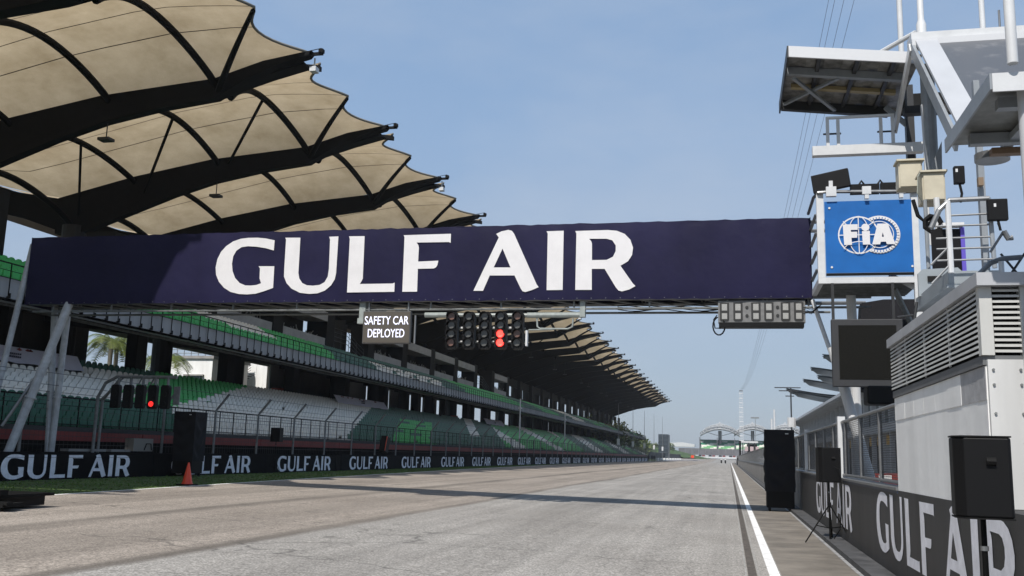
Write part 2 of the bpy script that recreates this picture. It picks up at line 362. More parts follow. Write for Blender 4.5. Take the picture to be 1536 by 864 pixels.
# ------------------------------------------------------------------ advertising barrier on the left
HX = -22.4
barrier = thing('advertising_barrier', 'long low black barrier on the left verge repeating the words GULF AIR', 'barrier', (HX, 20, .27))
word_me = gulf_air((0, 0, 0), (0, 1, 0), (0, 0, 1), 6.85, .84)
pan_me = None
P = 9.56
for i in range(-2, 26):
    y0 = 25.0 + i * P
    b = MB()
    n = 12
    for k in range(n):     # gently uneven cloth-wrapped face
        ya = y0 + .015 + (P - .03) * k / n; yb_ = y0 + .015 + (P - .03) * (k + 1) / n
        b.box(HX - .35, HX + rg.uniform(-.012, .0), ya, yb_, .25, 1.19 + rg.uniform(-.008, .008))
    pn = b.build('hoarding_panel', hoard_black, barrier)
    if i >= 0:
        w_ = gulf_air((HX + .006, y0 + 1.27, .305), (0, 1, 0), (0, 0, 1), 6.75, .83)
        w_.build('lettering', white_print_w, pn)
    MB().box(HX + .007, HX + .010, y0 + .02, y0 + P - .02, 1.012, 1.020).build('joint', hoard_black, pn)
for y in [25 + k * 2.0 for k in range(60)]: pass

# ------------------------------------------------------------------ debris fence on the left
fx = -22.95
fence = thing('debris_fence', 'tall catch fence with bent-over post tops behind the left barrier', 'fence', (fx, 20, .27))
pb = MB(); pb.tube([(0, 0, 0), (0, 0, 2.85), (.16, 0, 3.05), (.62, 0, 3.62)], .055, 8)
post_me = pb.mesh('post', galv_dull)
for i in range(74): inst('post', post_me, fence, (0, 11 + .0 + i * 4.12 - 20 + .15, 0))
wb = MB()
for z in [1.2 + .3 * k for k in range(7)]:
    wb.tube([(fx, -10, z + .25), (fx, 120, z + .25), (fx, 315, z + .25)], .011, 4)
for k in (0, 1): wb.tube([(fx + .3 + .3 * k, -10, 3.46 + .38 * k), (fx + .3 + .3 * k, 315, 3.46 + .38 * k)], .011, 4)
wb.build('cable', dark_steel, fence)
vb = MB()
y = 12.0
while y < 130:
    vb.tube([(fx, y, 1.2), (fx, y, 3.1)], .005, 3, cap=False); y += .22
o = vb.build('mesh_wire', dark_steel, fence); o['kind'] = 'stuff'

# ------------------------------------------------------------------ grandstand
ST = thing('grandstand', 'huge two-tier grandstand with scalloped tan membrane roof along the left side', 'grandstand', (-24.3, 40, 0))
Y0S, Y1S = -6.0, 334.0
MB().box(-24.45, -24.3, Y0S, 300, 0, 1.58).build('front_wall', mat('black_front_wall', (.005, .005, .005), .9, var=.3, spec=.05), ST)
for k in range(28):
    ya = Y0S + k * 10.62; MB().box(-24.44, -24.27, ya + .02, ya + 10.6, 1.585, 1.93).build('red_stripe_panel', red_paint, ST)
MB().box(-24.75, -24.28, Y0S, 300, 1.935, 2.10).build('front_coping', concrete_d, ST)
NR = 15; RX0, RDX, RZ0, RDZ = -24.95, -.64, 2.08, .238
terr = mat('terrace_concrete', (.13, .13, .125), .9, var=.3, vscale=.7)
for r in range(NR):
    x1 = RX0 - r * .64 + .30; MB().box(x1 - .64, x1, Y0S, 300, 0.2 if r % 3 else .1, RZ0 + r * RDZ).build('terrace_step', terr, ST)
# concourse behind and its floor
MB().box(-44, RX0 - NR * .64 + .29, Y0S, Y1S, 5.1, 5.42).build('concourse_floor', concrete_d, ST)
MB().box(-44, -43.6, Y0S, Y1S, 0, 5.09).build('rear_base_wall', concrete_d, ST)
# upper tier slab
UR = 10; UX0, UZ0, URZ = -28.75, 8.02, .255
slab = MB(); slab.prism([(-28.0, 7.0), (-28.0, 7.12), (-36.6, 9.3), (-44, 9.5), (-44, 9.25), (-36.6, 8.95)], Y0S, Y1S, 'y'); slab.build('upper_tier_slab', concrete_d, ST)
for r in range(UR):
    x1 = -28.45 - r * .74; MB().box(x1 - .74, x1, Y0S, Y1S, 7.4 + r * .16, 8.0 + r * URZ).build('upper_terrace_step', terr, ST)
for k in range(32):
    ya = Y0S + k * 10.62
    MB().box(-28.45, -28.0, ya + .015, ya + 10.605, 6.98 + .02, 7.93).build('fascia_panel', fascia_m, ST)
# soffit cross beams and columns
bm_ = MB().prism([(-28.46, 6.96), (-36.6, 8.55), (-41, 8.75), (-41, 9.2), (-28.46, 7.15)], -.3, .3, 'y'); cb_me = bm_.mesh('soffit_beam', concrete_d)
c1 = MB().box(-35.0, -34.25, -.50, .50, 0, 8.2).mesh('concourse_column', mat('column_concrete', (.014, .014, .015), .9, var=.2))
c2 = MB().tube([(0, 0, 0), (0, 0, 14.8)], .72, 16).mesh('roof_column', mat('roof_column_paint', (.012, .012, .013), .7))
for i in range(-4, 28):
    y = 40 + i * 10.62 - 40
    inst('soffit_beam', cb_me, ST, (24.3, y, 0)); inst('concourse_column', c1, ST, (24.3, y, 0)); inst('roof_column', c2, ST, (-39.8 + 24.3, y, 0))
# concourse rear wall panels with openings where daylight shows through
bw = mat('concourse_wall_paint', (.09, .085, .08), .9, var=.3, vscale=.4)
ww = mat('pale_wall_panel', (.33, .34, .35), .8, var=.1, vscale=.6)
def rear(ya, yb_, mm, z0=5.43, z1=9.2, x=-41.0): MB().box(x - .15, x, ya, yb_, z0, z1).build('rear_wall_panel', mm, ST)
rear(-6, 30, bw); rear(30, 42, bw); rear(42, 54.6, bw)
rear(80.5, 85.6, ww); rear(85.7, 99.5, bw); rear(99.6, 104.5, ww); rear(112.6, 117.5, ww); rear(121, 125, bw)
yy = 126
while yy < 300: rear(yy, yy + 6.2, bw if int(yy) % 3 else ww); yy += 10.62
# pipes and cable trays under the slab
pp = MB()
for (x, z, r_) in ((-31.2, 7.45, .08), (-33.0, 7.75, .06), (-35.6, 8.25, .08)):
    pts = []; yq = Y0S
    while yq < 300: pts.append((x, yq, z + .06 * sin(yq * 1.3))); yq += 3.5
    pp.tube(pts, r_, 6)
pp.build('service_pipe', galv_dull, ST)
# railings: upper tier
def rail_panel(L_, n, z0, h, hook, rails, lean=0.0):
    b = MB()
    for k in range(n):
        y = L_ * k / n
        b.box(-.02, .02, y - .014, y + .014, z0 - (.55 if hook else 0), z0 + h)
        if hook: b.box(-.06, .10, y - .03, y + .03, z0 - .62, z0 - .54); b.box(.05, .10, y - .025, y + .025, z0 - .62, z0 - .42)
    for (z, t) in rails: b.box(-.02, .02, 0, L_, z - t, z + t)
    return b
up = rail_panel(10.62, 12, 7.72, .80, True, [(8.5, .025), (8.2, .009), (7.9, .009)]).mesh('railing_panel', black_steel)
for k in range(32): inst('railing_panel', up, ST, (24.3 - 27.90, Y0S - 40 + k * 10.62, 0))
lo = rail_panel(10.62, 8, 2.10, 1.12, False, [(3.2, .03), (2.2, .018), (2.9, .012)]).mesh('front_railing', black_steel)
for k in range(28): inst('front_railing', lo, ST, (24.3 - 24.5, Y0S - 40 + k * 10.62, 0))

# seats
def seat_geo():
    b = MB()
    prof = [(-.21, .02), (-.225, .26), (-.17, .38), (-.08, .425), (.08, .425), (.17, .38), (.225, .26), (.21, .02)]   # (y,z) of the backrest
    n = len(prof); vs = [(-.02 - .10 * p[1], p[0], p[1]) for p in prof] + [(-.07 - .10 * p[1], p[0], p[1]) for p in prof]
    fs = [tuple(range(n)), tuple(range(2 * n - 1, n - 1, -1))] + [(i, i + n, (i + 1) % n + n, (i + 1) % n) for i in range(n)]
    b.add(vs, fs); b.box(-.04, .36, -.21, .21, -.01, .045)
    return b
sg = seat_geo()
seat_meshes = {k: sg.mesh('seat', mm) for k, mm in (('w', seat_w), ('g', seat_g), ('d', seat_d))}
def low_col(r, Y):
    s_ = Y - 2.0 * r
    if Y < 40.5 + r * .8:
        if r <= 4: return 'd'
        if r >= 13: return 'd'
        if s_ < 27.5: return 'w'
    if s_ < 24.5: return 'w' if r < 13 else 'g'
    if s_ < 35.5: return 'g' if r > 6 or s_ > 31 and r > 3 else ('d' if r < 4 and Y < 40 else 'w')
    if s_ < 61: return 'w'
    if s_ < 70: return 'd'
    if s_ < 80: return 'g' if r < 9 and (r + int(Y / 3)) % 7 else 'd'
    if s_ < 94: return 'd'
    if s_ < 98: return 'w' if r > 3 else 'd'
    if s_ < 108: return 'd'
    if s_ < 160: return 'g' if int((s_ + r) / 7) % 4 else 'w'
    return ('g', 'd', 'w', 'd')[int(s_ / 13) % 4]
def up_col(r, Y):
    s_ = Y - 1.3 * r
    if 49.5 < Y - r * .9 < 58.5 and r >= 2 and not (r < 4 and Y - r * .9 < 52): return 'w'
    if s_ < 67: return 'g'
    if s_ < 76: return 'd'
    if s_ < 96: return 'w' if r < 5 and (r * 7 + int(Y)) % 5 else 'd'
    if s_ < 104: return 'd'
    if s_ < 125: return 'g'
    return ('w', 'd', 'g', 'd', 'g', 'd')[int(s_ / 15) % 6]
spots = []
rs = random.Random(11)
for r in range(NR):
    y = 8.0
    while y < 298:
        aisle = (y > 92 and ((y - 92) % 18.6) < 1.3)
        if not aisle and rs.random() > .012:
            if not (r > 10 and 35 < y < 43.5): spots.append((RX0 - r * .64, y + rs.uniform(-.01, .01), RZ0 + r * RDZ + .05, low_col(r, y)))
        y += .50
nl = len(spots)
for r in range(UR - 1):
    y = 20.0
    while y < 330:
        aisle = (84 < y < 87.5) or (y > 120 and ((y - 120) % 31) < 1.2)
        if not aisle and rs.random() > .02: spots.append((UX0 - .1 - r * .74, y, UZ0 + r * URZ + .05, up_col(r, y)))
        y += .50
vis = [s_ for s_ in spots if s_[1] > 28.5 + (-s_[0] - 25) * 1.05]
vis.sort(key=lambda s_: s_[0] ** 2 + s_[1] ** 2); near = set(id(s_) for s_ in vis[:300])
bv = [Vector(v) for v in sg.v]
for key, mm in (('w', seat_w), ('g', seat_g), ('d', seat_d)): pass
sv = []; sf = []; sm = []; idx = {'w': 0, 'g': 1, 'd': 2}
for s_ in spots:
    if id(s_) in near:
        inst('seat', seat_meshes[s_[3]], ST, (s_[0] + 24.3, s_[1] - 40, s_[2])); continue
    o_ = len(sv); sv += [(v.x + s_[0], v.y + s_[1], v.z + s_[2]) for v in bv]
    sf += [tuple(i + o_ for i in f) for f in sg.f]; sm += [idx[s_[3]]] * len(sg.f)
me = bpy.data.meshes.new('seat_rows'); me.from_pydata(sv, [], sf)
for mm in (seat_w, seat_g, seat_d): me.materials.append(mm)
me.polygons.foreach_set('material_index', sm)
o = bpy.data.objects.new('seat_rows', me); COL.objects.link(o); attach(o, ST); o['kind'] = 'stuff'

# suites behind the upper tier, one per bay, grey parapet and roof band
grey_box = mat('suite_grey_panel', (.34, .34, .34), .7, var=.15, vscale=1)
blue_flag = mat('blue_cloth', (.03, .06, .25), .7); white_cloth = mat('white_cloth', (.6, .6, .6), .8)
chairm = mat('stacked_furniture', (.30, .29, .26), .6, var=.4, vscale=8)
for i in range(-4, 28):
    y = 40 + i * 10.62
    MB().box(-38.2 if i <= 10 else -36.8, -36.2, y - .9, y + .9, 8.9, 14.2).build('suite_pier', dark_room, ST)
    if i < 2: continue
    stair = i in (4, 9)
    if stair: 
        b = MB()
        for z in (11.6, 12.0, 12.4, 12.8):
            b.tube([(-36.4, y + 1, z), (-36.4, y + 4.5, z), (-36.4, y + 9, z - 1.3)], .03, 5)
        for t in range(5): b.tube([(-36.4, y + 1 + t * 2, 10.6), (-36.4, y + 1 + t * 2, 12.6 - max(0, t - 2) * .5)], .03, 5)
        b.build('stair_rail', dark_steel, ST); continue
    if i <= 10:
        for (ya, yb_) in ((y + .95, y + 9.7),):
            par = MB().box(-36.5, -36.3, ya, yb_, 10.75, 11.55).build('suite_parapet', grey_box, ST)
            MB().box(-38.3, -36.15, ya, yb_, 13.1, 13.95).build('suite_roof_band', grey_box, ST)
            b = MB()
            for q in range(26):
                yy = rs.uniform(ya + .3, yb_ - .3); xx = rs.uniform(-37.6, -36.7); hh = rs.uniform(.15, .7)
                b.bar((xx, yy, 11.5), (xx + rs.uniform(-.3, .3), yy + rs.uniform(-.5, .5), 11.5 + hh), .07, .05)
                if q % 3 == 0: b.box(xx - .2, xx + .2, yy - .25, yy + .25, 11.5 + hh * .4, 11.55 + hh * .4)
            b.build('stacked_chairs', chairm, ST)['kind'] = 'stuff'
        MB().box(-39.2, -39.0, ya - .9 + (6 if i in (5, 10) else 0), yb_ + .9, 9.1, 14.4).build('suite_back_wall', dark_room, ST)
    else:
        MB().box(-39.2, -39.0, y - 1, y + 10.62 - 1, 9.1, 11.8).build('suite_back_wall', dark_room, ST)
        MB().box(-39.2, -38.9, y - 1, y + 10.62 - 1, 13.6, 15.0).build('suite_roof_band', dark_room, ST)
b = MB(); b.prism([(38.6, 11.4), (41.2, 11.4), (41.2, 12.6), (38.6, 12.6)], -36.75, -36.68, 'x'); b.build('hung_flag', blue_flag, ST)
b = MB(); b.prism([(38.6, 12.2), (41.2, 11.9), (41.2, 12.6), (38.6, 12.7)], -36.67, -36.64, 'x'); b.build('hung_flag', white_cloth, ST)

# ------------------------------------------------------------------ roof
def lerp(pts, x):
    pts = sorted(pts)
    if x <= pts[0][0]: return pts[0][1]
    for (a, za), (b_, zb) in zip(pts, pts[1:]):
        if a <= x <= b_: return za + (zb - za) * (x - a) / (b_ - a)
    return pts[-1][1]
TOP = [(-19.3, 20.32), (-21.8, 19.95), (-24.4, 19.2), (-30.5, 18.7), (-35.8, 17.8), (-39.5, 16.95), (-41, 16.6)]
TOPM = TOP + [(-44, 17.2), (-47, 18.0)]
BOT = [(-19.5, 20.08), (-21.0, 19.75), (-22.6, 19.1), (-24.2, 18.2), (-27.2, 17.85), (-30.2, 17.3), (-33, 16.5), (-35.7, 15.55), (-38.9, 14.4), (-41, 14.3)]
CRN = [(-19.3, 20.34), (-22, 20.62), (-25, 20.75), (-30.3, 20.0), (-36, 18.75), (-41, 17.75), (-44, 17.9), (-47, 18.3)]
g_ = MB(); g_.prism(TOP + BOT[::-1], -.26, .26, 'y'); g_.box(-19.45, -18.8, -.05, .05, 20.15, 20.30)
g_.box(-19.0, -18.78, -.12, .12, 20.26, 20.44); g_.tube([(-20.2, 0, 20.3), (-18.9, 0, 20.5)], .02, 4)
gird_me = g_.mesh('roof_girder', black_steel)
T2 = [(-19.45, 20.12), (-20.9, 20.34), (-22.0, 20.15), (-22.9, 19.82), (-24.1, 19.25), (-25.5, 19.0), (-30.5, 18.6), (-35.8, 17.7), (-41, 16.5)]
e_ = MB(); e_.prism([(x, z) for x, z in T2] + [(x, z - (.38 if x < -21.5 else .24)) for x, z in T2[::-1]], -.14, .14, 'y'); 
gp = MB(); gp.prism([(-19.9, 20.0), (-21.8, 19.55), (-24.6, 18.75), (-30.5, 18.25), (-35.8, 17.35), (-40.6, 16.3), (-40.6, 16.2), (-35.8, 17.25), (-30.5, 18.15), (-24.6, 18.65), (-21.8, 19.45), (-19.9, 19.9)], .262, 1.055, 'y'); light_block_me = gp.mesh('light_block_plate', black_steel)  # plate added across the roof slit to stop sun leaking through
edge_me = e_.mesh('edge_beam', black_steel)

def membrane_mat():
    M = bpy.data.materials.new('tan_roof_membrane'); M.use_nodes = True; n = M.node_tree; b = n.nodes['Principled BSDF']; L = n.links.new
    g = n.nodes.new('ShaderNodeNewGeometry'); t = n.nodes.new('ShaderNodeTexNoise'); t.inputs['Scale'].default_value = .55; t.inputs['Detail'].default_value = 6; t.inputs['Roughness'].default_value = .65
    L(g.outputs['Position'], t.inputs['Vector']); r = n.nodes.new('ShaderNodeValToRGB')
    r.color_ramp.elements[0].position = .25; r.color_ramp.elements[0].color = (.38, .29, .175, 1); r.color_ramp.elements[1].position = .7; r.color_ramp.elements[1].color = (.58, .465, .31, 1)
    L(t.outputs['Fac'], r.inputs[0]); L(r.outputs[0], b.inputs['Base Color']); b.inputs['Roughness'].default_value = .8
    tr = n.nodes.new('ShaderNodeBsdfTranslucent'); L(r.outputs[0], tr.inputs['Color']); ms = n.nodes.new('ShaderNodeMixShader'); ms.inputs[0].default_value = MEMB_T
    L(b.outputs[0], ms.inputs[1]); L(tr.outputs[0], ms.inputs[2]); L(ms.outputs[0], n.nodes['Material Output'].inputs['Surface'])
    return M
MEMB_T = .46
memb = membrane_mat(); seam_m = mat('membrane_seam', (.12, .085, .06), .8); hem_m = mat('membrane_hem', (.16, .155, .14), .8)
BAY = 10.62; YA, YB_ = 1.25, BAY
def uvz(u, X):
    a = lerp(TOPM, X); c = lerp(CRN, X); k = max(0, sin(pi * u)) ** .85
    return a + .05 + (c - a) * k
us = [0, .06, .12, .18, .24, .288, .294, .34, .40, .45, .497, .503, .55, .60, .66, .706, .712, .76, .82, .88, .94, 1]
def xe(u): return -19.55 - .45 * sin(pi * u) ** 2 - 1.25 * abs(sin(2 * pi * u)) ** 1.3
ts = [0, .045, .1, .16, .22, .3, .38, .46, .54, .62, .7, .78, .86, .93, 1]
mm_ = MB(); vs = []; fs = []; fm = []
for u in us:
    for t in ts:
        x = xe(u) + (-46.9 - xe(u)) * t; vs.append((x, YA + (YB_ - YA) * u, uvz(u, x)))
nT = len(ts)
for i in range(len(us) - 1):
    for j in range(nT - 1):
        f = (i * nT + j, i * nT + j + 1, (i + 1) * nT + j + 1, (i + 1) * nT + j)
        mi = 1 if us[i] in (.288, .497, .706) else (2 if j == 0 and False else 0)
        mm_.add([], [], 0); mm_.f.append(f); mm_.m.append(mi)
mm_.v = vs
# thickened hem along the free edge
hp = [(xe(k / 24) + .02, YA + (YB_ - YA) * k / 24, uvz(k / 24, xe(k / 24)) - .03) for k in range(25)]
mm_.tube(hp, .07, 5, 2)
memb_me = mm_.mesh('roof_membrane', [memb, seam_m, hem_m]); memb_me.polygons.foreach_set('use_smooth', [True] * len(memb_me.polygons))
def arch(Xf, Xc, r=.17):
    pts = []
    for k in range(17):
        u = k / 16; x = Xf + (Xc - Xf) * sin(pi * u); a = lerp(TOP, Xf) - .45; c = lerp(CRN, Xc) - .14
        kk = sin(pi * u) ** .85; pts.append((x, YA + (YB_ - YA) * u, min(a + (c - a) * kk, uvz(u, x) - .10)))
    return MB().tube(pts, r, 8)
A = [(-24.25, -25.0), (-30.1, -30.5), (-35.7, -36.3)]
arch_me = [arch(f, c, .18).mesh('arch_rib', black_steel) for k, (f, c) in enumerate(A)]
pts4 = [(-39.9 - .8 * sin(pi * k / 16), YA - 1 + (YB_ - YA + 1) * k / 16, 14.7 + 1.95 * sin(pi * k / 16) ** .8) for k in range(17)]
arch_me.append(MB().tube(pts4, .2, 8).mesh('arch_rib', black_steel))
rear_arm = MB(); rear_arm.prism([(-40.5, 14.4), (-40.5, 16.5), (-44, 17.1), (-46.9, 17.9), (-46.9, 16.2), (-43.5, 15.4)], -.22, .22, 'y'); rear_arm_me = rear_arm.mesh('rear_bracket', black_steel)
def strut(p, q, r): return MB().tube([p, q], r, 6)
ym = (YA + YB_) / 2
st_me = []
for (c, f) in ((-25.0, -29.6), (-30.5, -35.2), (-36.3, -39.6)):
    zc = lerp(CRN, c) - .2; zf = lerp(BOT, f) + .9
    st_me.append(strut((c, ym, zc), (f, YB_, zf), .085).mesh('strut', black_steel)); st_me.append(strut((c, ym, zc), (f, YA - 1.2, zf), .085).mesh('strut', black_steel))
def peak(y):
    pts = []
    for k in range(9):
        t = k / 8; x = -24.25 + (-20.02 + 24.25) * t; z = 18.5 + (20.28 - 18.5) * (t ** .85) + .10 * sin(pi * t); pts.append((x, y + (ym - y) * t, z))
    return MB().tube(pts, [.17 - .07 * k / 8 for k in range(9)], 8)
pk = [peak(YB_).mesh('peak_strut', black_steel), peak(YA - .9).mesh('peak_strut', black_steel)]
ridge = MB().tube([(-25.0, ym, 20.50), (-24.6, ym - 2.5, 20.3), (-24.3, YA, 19.3)], .05, 5).mesh('ridge_tube', black_steel)
purlin = MB().tube([(-25, ym, 20.5), (-30.5, ym, 19.8)], .05, 5).mesh('ridge_tube', black_steel)
rear_w = MB(); rear_w.prism([(-46.95, 16.0), (-46.95, 18.1), (-49, 18.8), (-52, 19.2), (-52, 19.0), (-49, 17.3)], 0, BAY, 'y'); rear_me = rear_w.mesh('rear_roof_wing', mat('rear_wing_grey', (.12, .12, .125), .8, var=.2, vscale=.4))
ORG = Vector((-24.3, 40, 0))
for i in range(-4, 28):
    y = 40 + i * BAY; off = (24.3, y - 40, 0)
    inst('roof_girder', gird_me, ST, off); inst('light_block_plate', light_block_me, ST, off); inst('edge_beam', edge_me, ST, (24.3, y - 40 + 1.2, 0)); inst('rear_bracket', rear_arm_me, ST, off)
    if i == 27: continue
    inst('roof_membrane', memb_me, ST, off)
    for me in arch_me: inst('arch_rib', me, ST, off)
    for k, me in enumerate(st_me):
        if i % 9 == 0 and k % 2 == 0: inst('strut', me, ST, off)
    inst('peak_strut', pk[0], ST, off); inst('ridge_tube', ridge, ST, off)
    if i > -4: inst('rear_roof_wing', rear_me, ST, off)
# floodlights and loudspeakers hung below the roof
fl = MB().box(-.16, .16, -.2, .2, -.12, .12).box(-.03, .03, -.03, .03, .12, .6); fl2 = MB().box(-.32, .32, -.25, .25, -.07, .07).tube([(0, 0, .07), (0, 0, 1.0)], .03, 5)
flm = fl.mesh('floodlight', white_steel); fl2m = fl2.mesh('hanging_floodlight', dark_steel)
for i in range(0, 27):
    y = 40 + i * BAY
    if i % 2 == 0: inst('floodlight', flm, ST, (-19.35 + 24.3, y - 40 + .3, 19.55))
    if i % 3 != 2: inst('hanging_floodlight', fl2m, ST, (-30.2 + 24.3, y - 40, 16.45))

# ------------------------------------------------------------------ start gantry and banner
GY = 27.8; BX0, BX1, BZ0, BZ1 = -23.5, 2.33, 6.14, 8.50
ga = thing('start_gantry', 'white tubular start gantry spanning the track on slanted legs', 'gantry', (-22.7, 29, .3))
tb = MB()
tr_y = (GY + .12, GY + 1.25)
for yy in tr_y:
    for z in (BZ0 + .05, BZ1 - .12): tb.tube([(BX0 + .1, yy, z), (BX1 + 1.6, yy, z)], .055, 6)
x = BX0 + .3; k = 0
while x < BX1 - 1:
    for yy in tr_y: tb.tube([(x, yy, BZ0), (x + .9, yy, BZ1 - .1)] if k % 2 else [(x, yy, BZ1 - .1), (x + .9, yy, BZ0)], .03, 5)
    tb.tube([(x, tr_y[0], BZ0 + .02), (x + .9, tr_y[1], BZ0 + .02)], .03, 5); x += .9; k += 1
tb.build('truss', galv, ga)
lb = MB(); lb.tube([(BX0 + .2, GY + .2, 5.93), (BX1 + 1.6, GY + .2, 5.90)], .035, 6); lb.tube([(BX0 + .2, GY + 1.1, 5.93), (BX1 + .6, GY + 1.1, 5.90)], .035, 6)
x = BX0 + 1
while x < BX1 + 1: lb.bar((x, GY + .2, 5.9), (x, GY + .2, 6.15), .05, .05); x += 2.25
lb.build('lower_rail', galv_dull, ga)
for nm, p, q, r_ in (('leg', (-22.76, 28.9, .2), (-23.3, 29.0, 6.9), .11), ('leg', (-22.72, 28.9, .2), (-22.7, 29.0, 6.5), .11),
                     ('leg', (-22.8, 26.6, .2), (-21.85, 27.95, 6.25), .14), ('leg', (-23.85, 26.9, .2), (-23.64, 28.05, 8.3), .10)):
    b = MB().tube([p, q], r_, 12); b.tube([(Vector(p) + (Vector(q) - Vector(p)) * .45)[:], (Vector(p) + (Vector(q) - Vector(p)) * .46)[:]], r_ * 1.35, 12)
    b.tube([p, (p[0], p[1], p[2] + .06)], r_ * 2, 12); b.build(nm, mat('weathered_pale_paint', (.40, .42, .44), .5, var=.25, vscale=4), ga)
b = MB().tube([(-22.9, 26.7, 2.0), (-22.2, 27.6, 4.2)], .05, 8); b.build('cable_conduit', galv, ga)
# right-hand legs of the gantry
for p, q, r_ in (((3.50, 26.2, 1.2), (2.72, 26.6, 4.6), .135), ((3.45, 27.6, .1), (3.35, 27.6, 6.3), .13), ((2.35, 27.9, 6.1), (2.95, 27.6, 4.0), .06)):
    MB().tube([p, q], r_, 12).build('leg', white_steel, ga)
# cloth banner wrapped round the truss, with scalloped lacing
ban = thing('banner', 'wide dark navy overhead banner reading GULF AIR in white across the track', 'banner', (BX0, GY, BZ0))
n = 120; vs = []; fs = []
rb = random.Random(5); off_t = [rb.uniform(-.012, .012) for _ in range(n + 1)]
rows = [0, .05, .12, .3, .5, .7, .88, .95, 1]
for i in range(n + 1):
    x = BX0 + (BX1 - BX0) * i / n; sc = abs(sin(pi * i * .32))
    for t in rows:
        z = BZ0 + (BZ1 - BZ0) * t
        if t == 0: z += .018 * sc
        if t == 1: z -= .02 * abs(sin(pi * i * .21 + .6)) - off_t[i]
        edge = (1 - min(1, t / .14)) * (.5 + .5 * cos(2 * pi * i * .32)); edget = (1 - min(1, (1 - t) / .14)) * (.5 + .5 * cos(2 * pi * i * .21))
        y = GY - .010 * abs(sin(i * .23)) * sin(pi * t) + .035 * edge + .03 * edget + .005 * sin(i * 1.7 + t * 5)
        vs.append((x, y, z))
nr = len(rows)
for i in range(n):
    for j in range(nr - 1): fs.append((i * nr + j, (i + 1) * nr + j, (i + 1) * nr + j + 1, i * nr + j + 1))
b = MB(); b.add(vs, fs); b.build('front_cloth', navy, ban, smooth=True)
b = MB(); b.box(BX0, BX1, GY + 1.33, GY + 1.36, BZ0 + .02, BZ1 - .03); b.box(BX0 - .02, BX0 - .004, GY + .01, GY + 1.34, BZ0, BZ1)
b.box(BX1 + .004, BX1 + .02, GY + .01, GY + 1.34, BZ0, BZ1); b.box(BX0, BX1, GY + .02, GY + 1.33, BZ1 - .035, BZ1 - .025); b.build('back_and_end_cloth', navy, ban)
gulf_air((-16.37, GY - .024, 6.385), (1, 0, 0), (0, 0, 1), 13.72, 1.954).build('lettering', white_print, ban)
b = MB()
for i in range(60):
    x = BX0 + .2 + i * .43; b.tube([(x, GY - .03, BZ0 + .05), (x, GY - .04, BZ0 + .05)], .014, 6)
o = b.build('eyelets', galv, ban); o['kind'] = 'stuff'

# horizontal light bar under the gantry
LY = GY + .15
pipe_m = mat('greenish_grey_pipe', (.27, .30, .29), .5, var=.2, vscale=6)
bar = thing('light_bar', 'white horizontal pipe hanging under the banner that carries the start lights', 'pipe rail', (-7.5, LY, 5.6))
MB().tube([(-9.0, LY + .1, 5.62), (-8.3, LY + .1, 5.62)], .085, 10).build('pipe', pipe_m, bar)
MB().tube([(-5.75, LY + .1, 5.60), (-4.05, LY + .1, 5.60)], .085, 10).build('pipe', pipe_m, bar)
MB().tube([(-8.3, LY + .1, 5.62), (-5.75, LY + .1, 5.6)], .06, 8).tube([(-8.2, LY + .1, 5.2), (-5.8, LY + .1, 5.2)], .03, 6).tube([(-8.2, LY + .1, 4.78), (-5.8, LY + .1, 4.78)], .03, 6).build('cross_pipe', pipe_m, bar)
MB().box(-4.13, -3.97, LY, LY + .2, 5.53, 6.05).build('hanger', pipe_m, bar)
MB().box(-11.15, -10.95, LY, LY + .2, 5.521, 6.05).box(-11.2, -10.8, LY, LY + .2, 5.35, 5.52).build('hanger', pipe_m, bar)
MB().tube([(-5.45, LY + .1, 5.55), (-5.43, LY + .1, 5.25), (-5.35, LY + .1, 5.19), (-4.5, LY + .1, 5.18), (-4.36, LY + .1, 5.24), (-4.34, LY + .1, 5.5)], .028, 8).tube([(-5.7, LY + .1, 5.15), (-4.9, LY + .1, 5.17)], .022, 6).build('bent_tube', pipe_m, bar)
MB().box(-5.76, -5.70, LY - .05, LY + .1, 4.65, 5.12).build('end_plate', white_steel, bar)
b = MB()
for x in (-7.72, -7.2, -6.72, -6.22): b.box(x - .09, x + .09, LY + .02, LY + .1, 5.19, 5.24).box(x - .09, x + .09, LY + .02, LY + .1, 4.78, 4.81)
b.build('bracket', white_cloth, bar)
def start_unit(X, lit, warm=()):
    t = thing('start_light', '', 'start light', (X, LY - .02, 4.52))
    b = MB(); b.prism([(X - .185, 4.62), (X - .13, 4.54), (X + .13, 4.54), (X + .185, 4.62), (X + .185, 5.58), (X + .12, 5.68), (X - .12, 5.68), (X - .185, 5.58)], LY - .17, LY, 'y')
    b.build('housing', black_plastic, t)
    for k in range(4):
        z = 4.73 + k * .268
        is_lit = k in lit; mm = (lamp_red2 if is_lit else (lamp_warm if k in warm else lamp_off))
        MB().tube([(X, LY - .178, z), (X, LY - .21, z)], .108, 20).build('lamp', mm, t)
        MB().tube([(X, LY - .175, z), (X, LY - .185, z)], .125, 20).build('lamp_rim', lamp_red if is_lit else black_plastic, t)
        # visor: half hood
        h = MB(); nv = 10; vv = []; ff = []
        for j in range(nv + 1):
            a = pi * j / nv
            for (rr, yy) in ((.128, LY - .17), (.128, LY - .34), (.14, LY - .34), (.14, LY - .17)): vv.append((X + rr * cos(a), yy, z + rr * sin(a)))
        for j in range(nv):
            for q in range(4): ff.append((j * 4 + q, j * 4 + (q + 1) % 4, (j + 1) * 4 + (q + 1) % 4, (j + 1) * 4 + q))
        h.add(vv, ff); h.build('visor', black_plastic, t)
    return t
labs = ['unlit start light column at the left end, next to the SAFETY CAR sign', 'unlit start light column, second from the left under the banner', 'unlit start light column in the middle of the five under the banner',
        'start light column with its two lower lamps glowing red', 'unlit start light column at the right end, right of the lit red one']
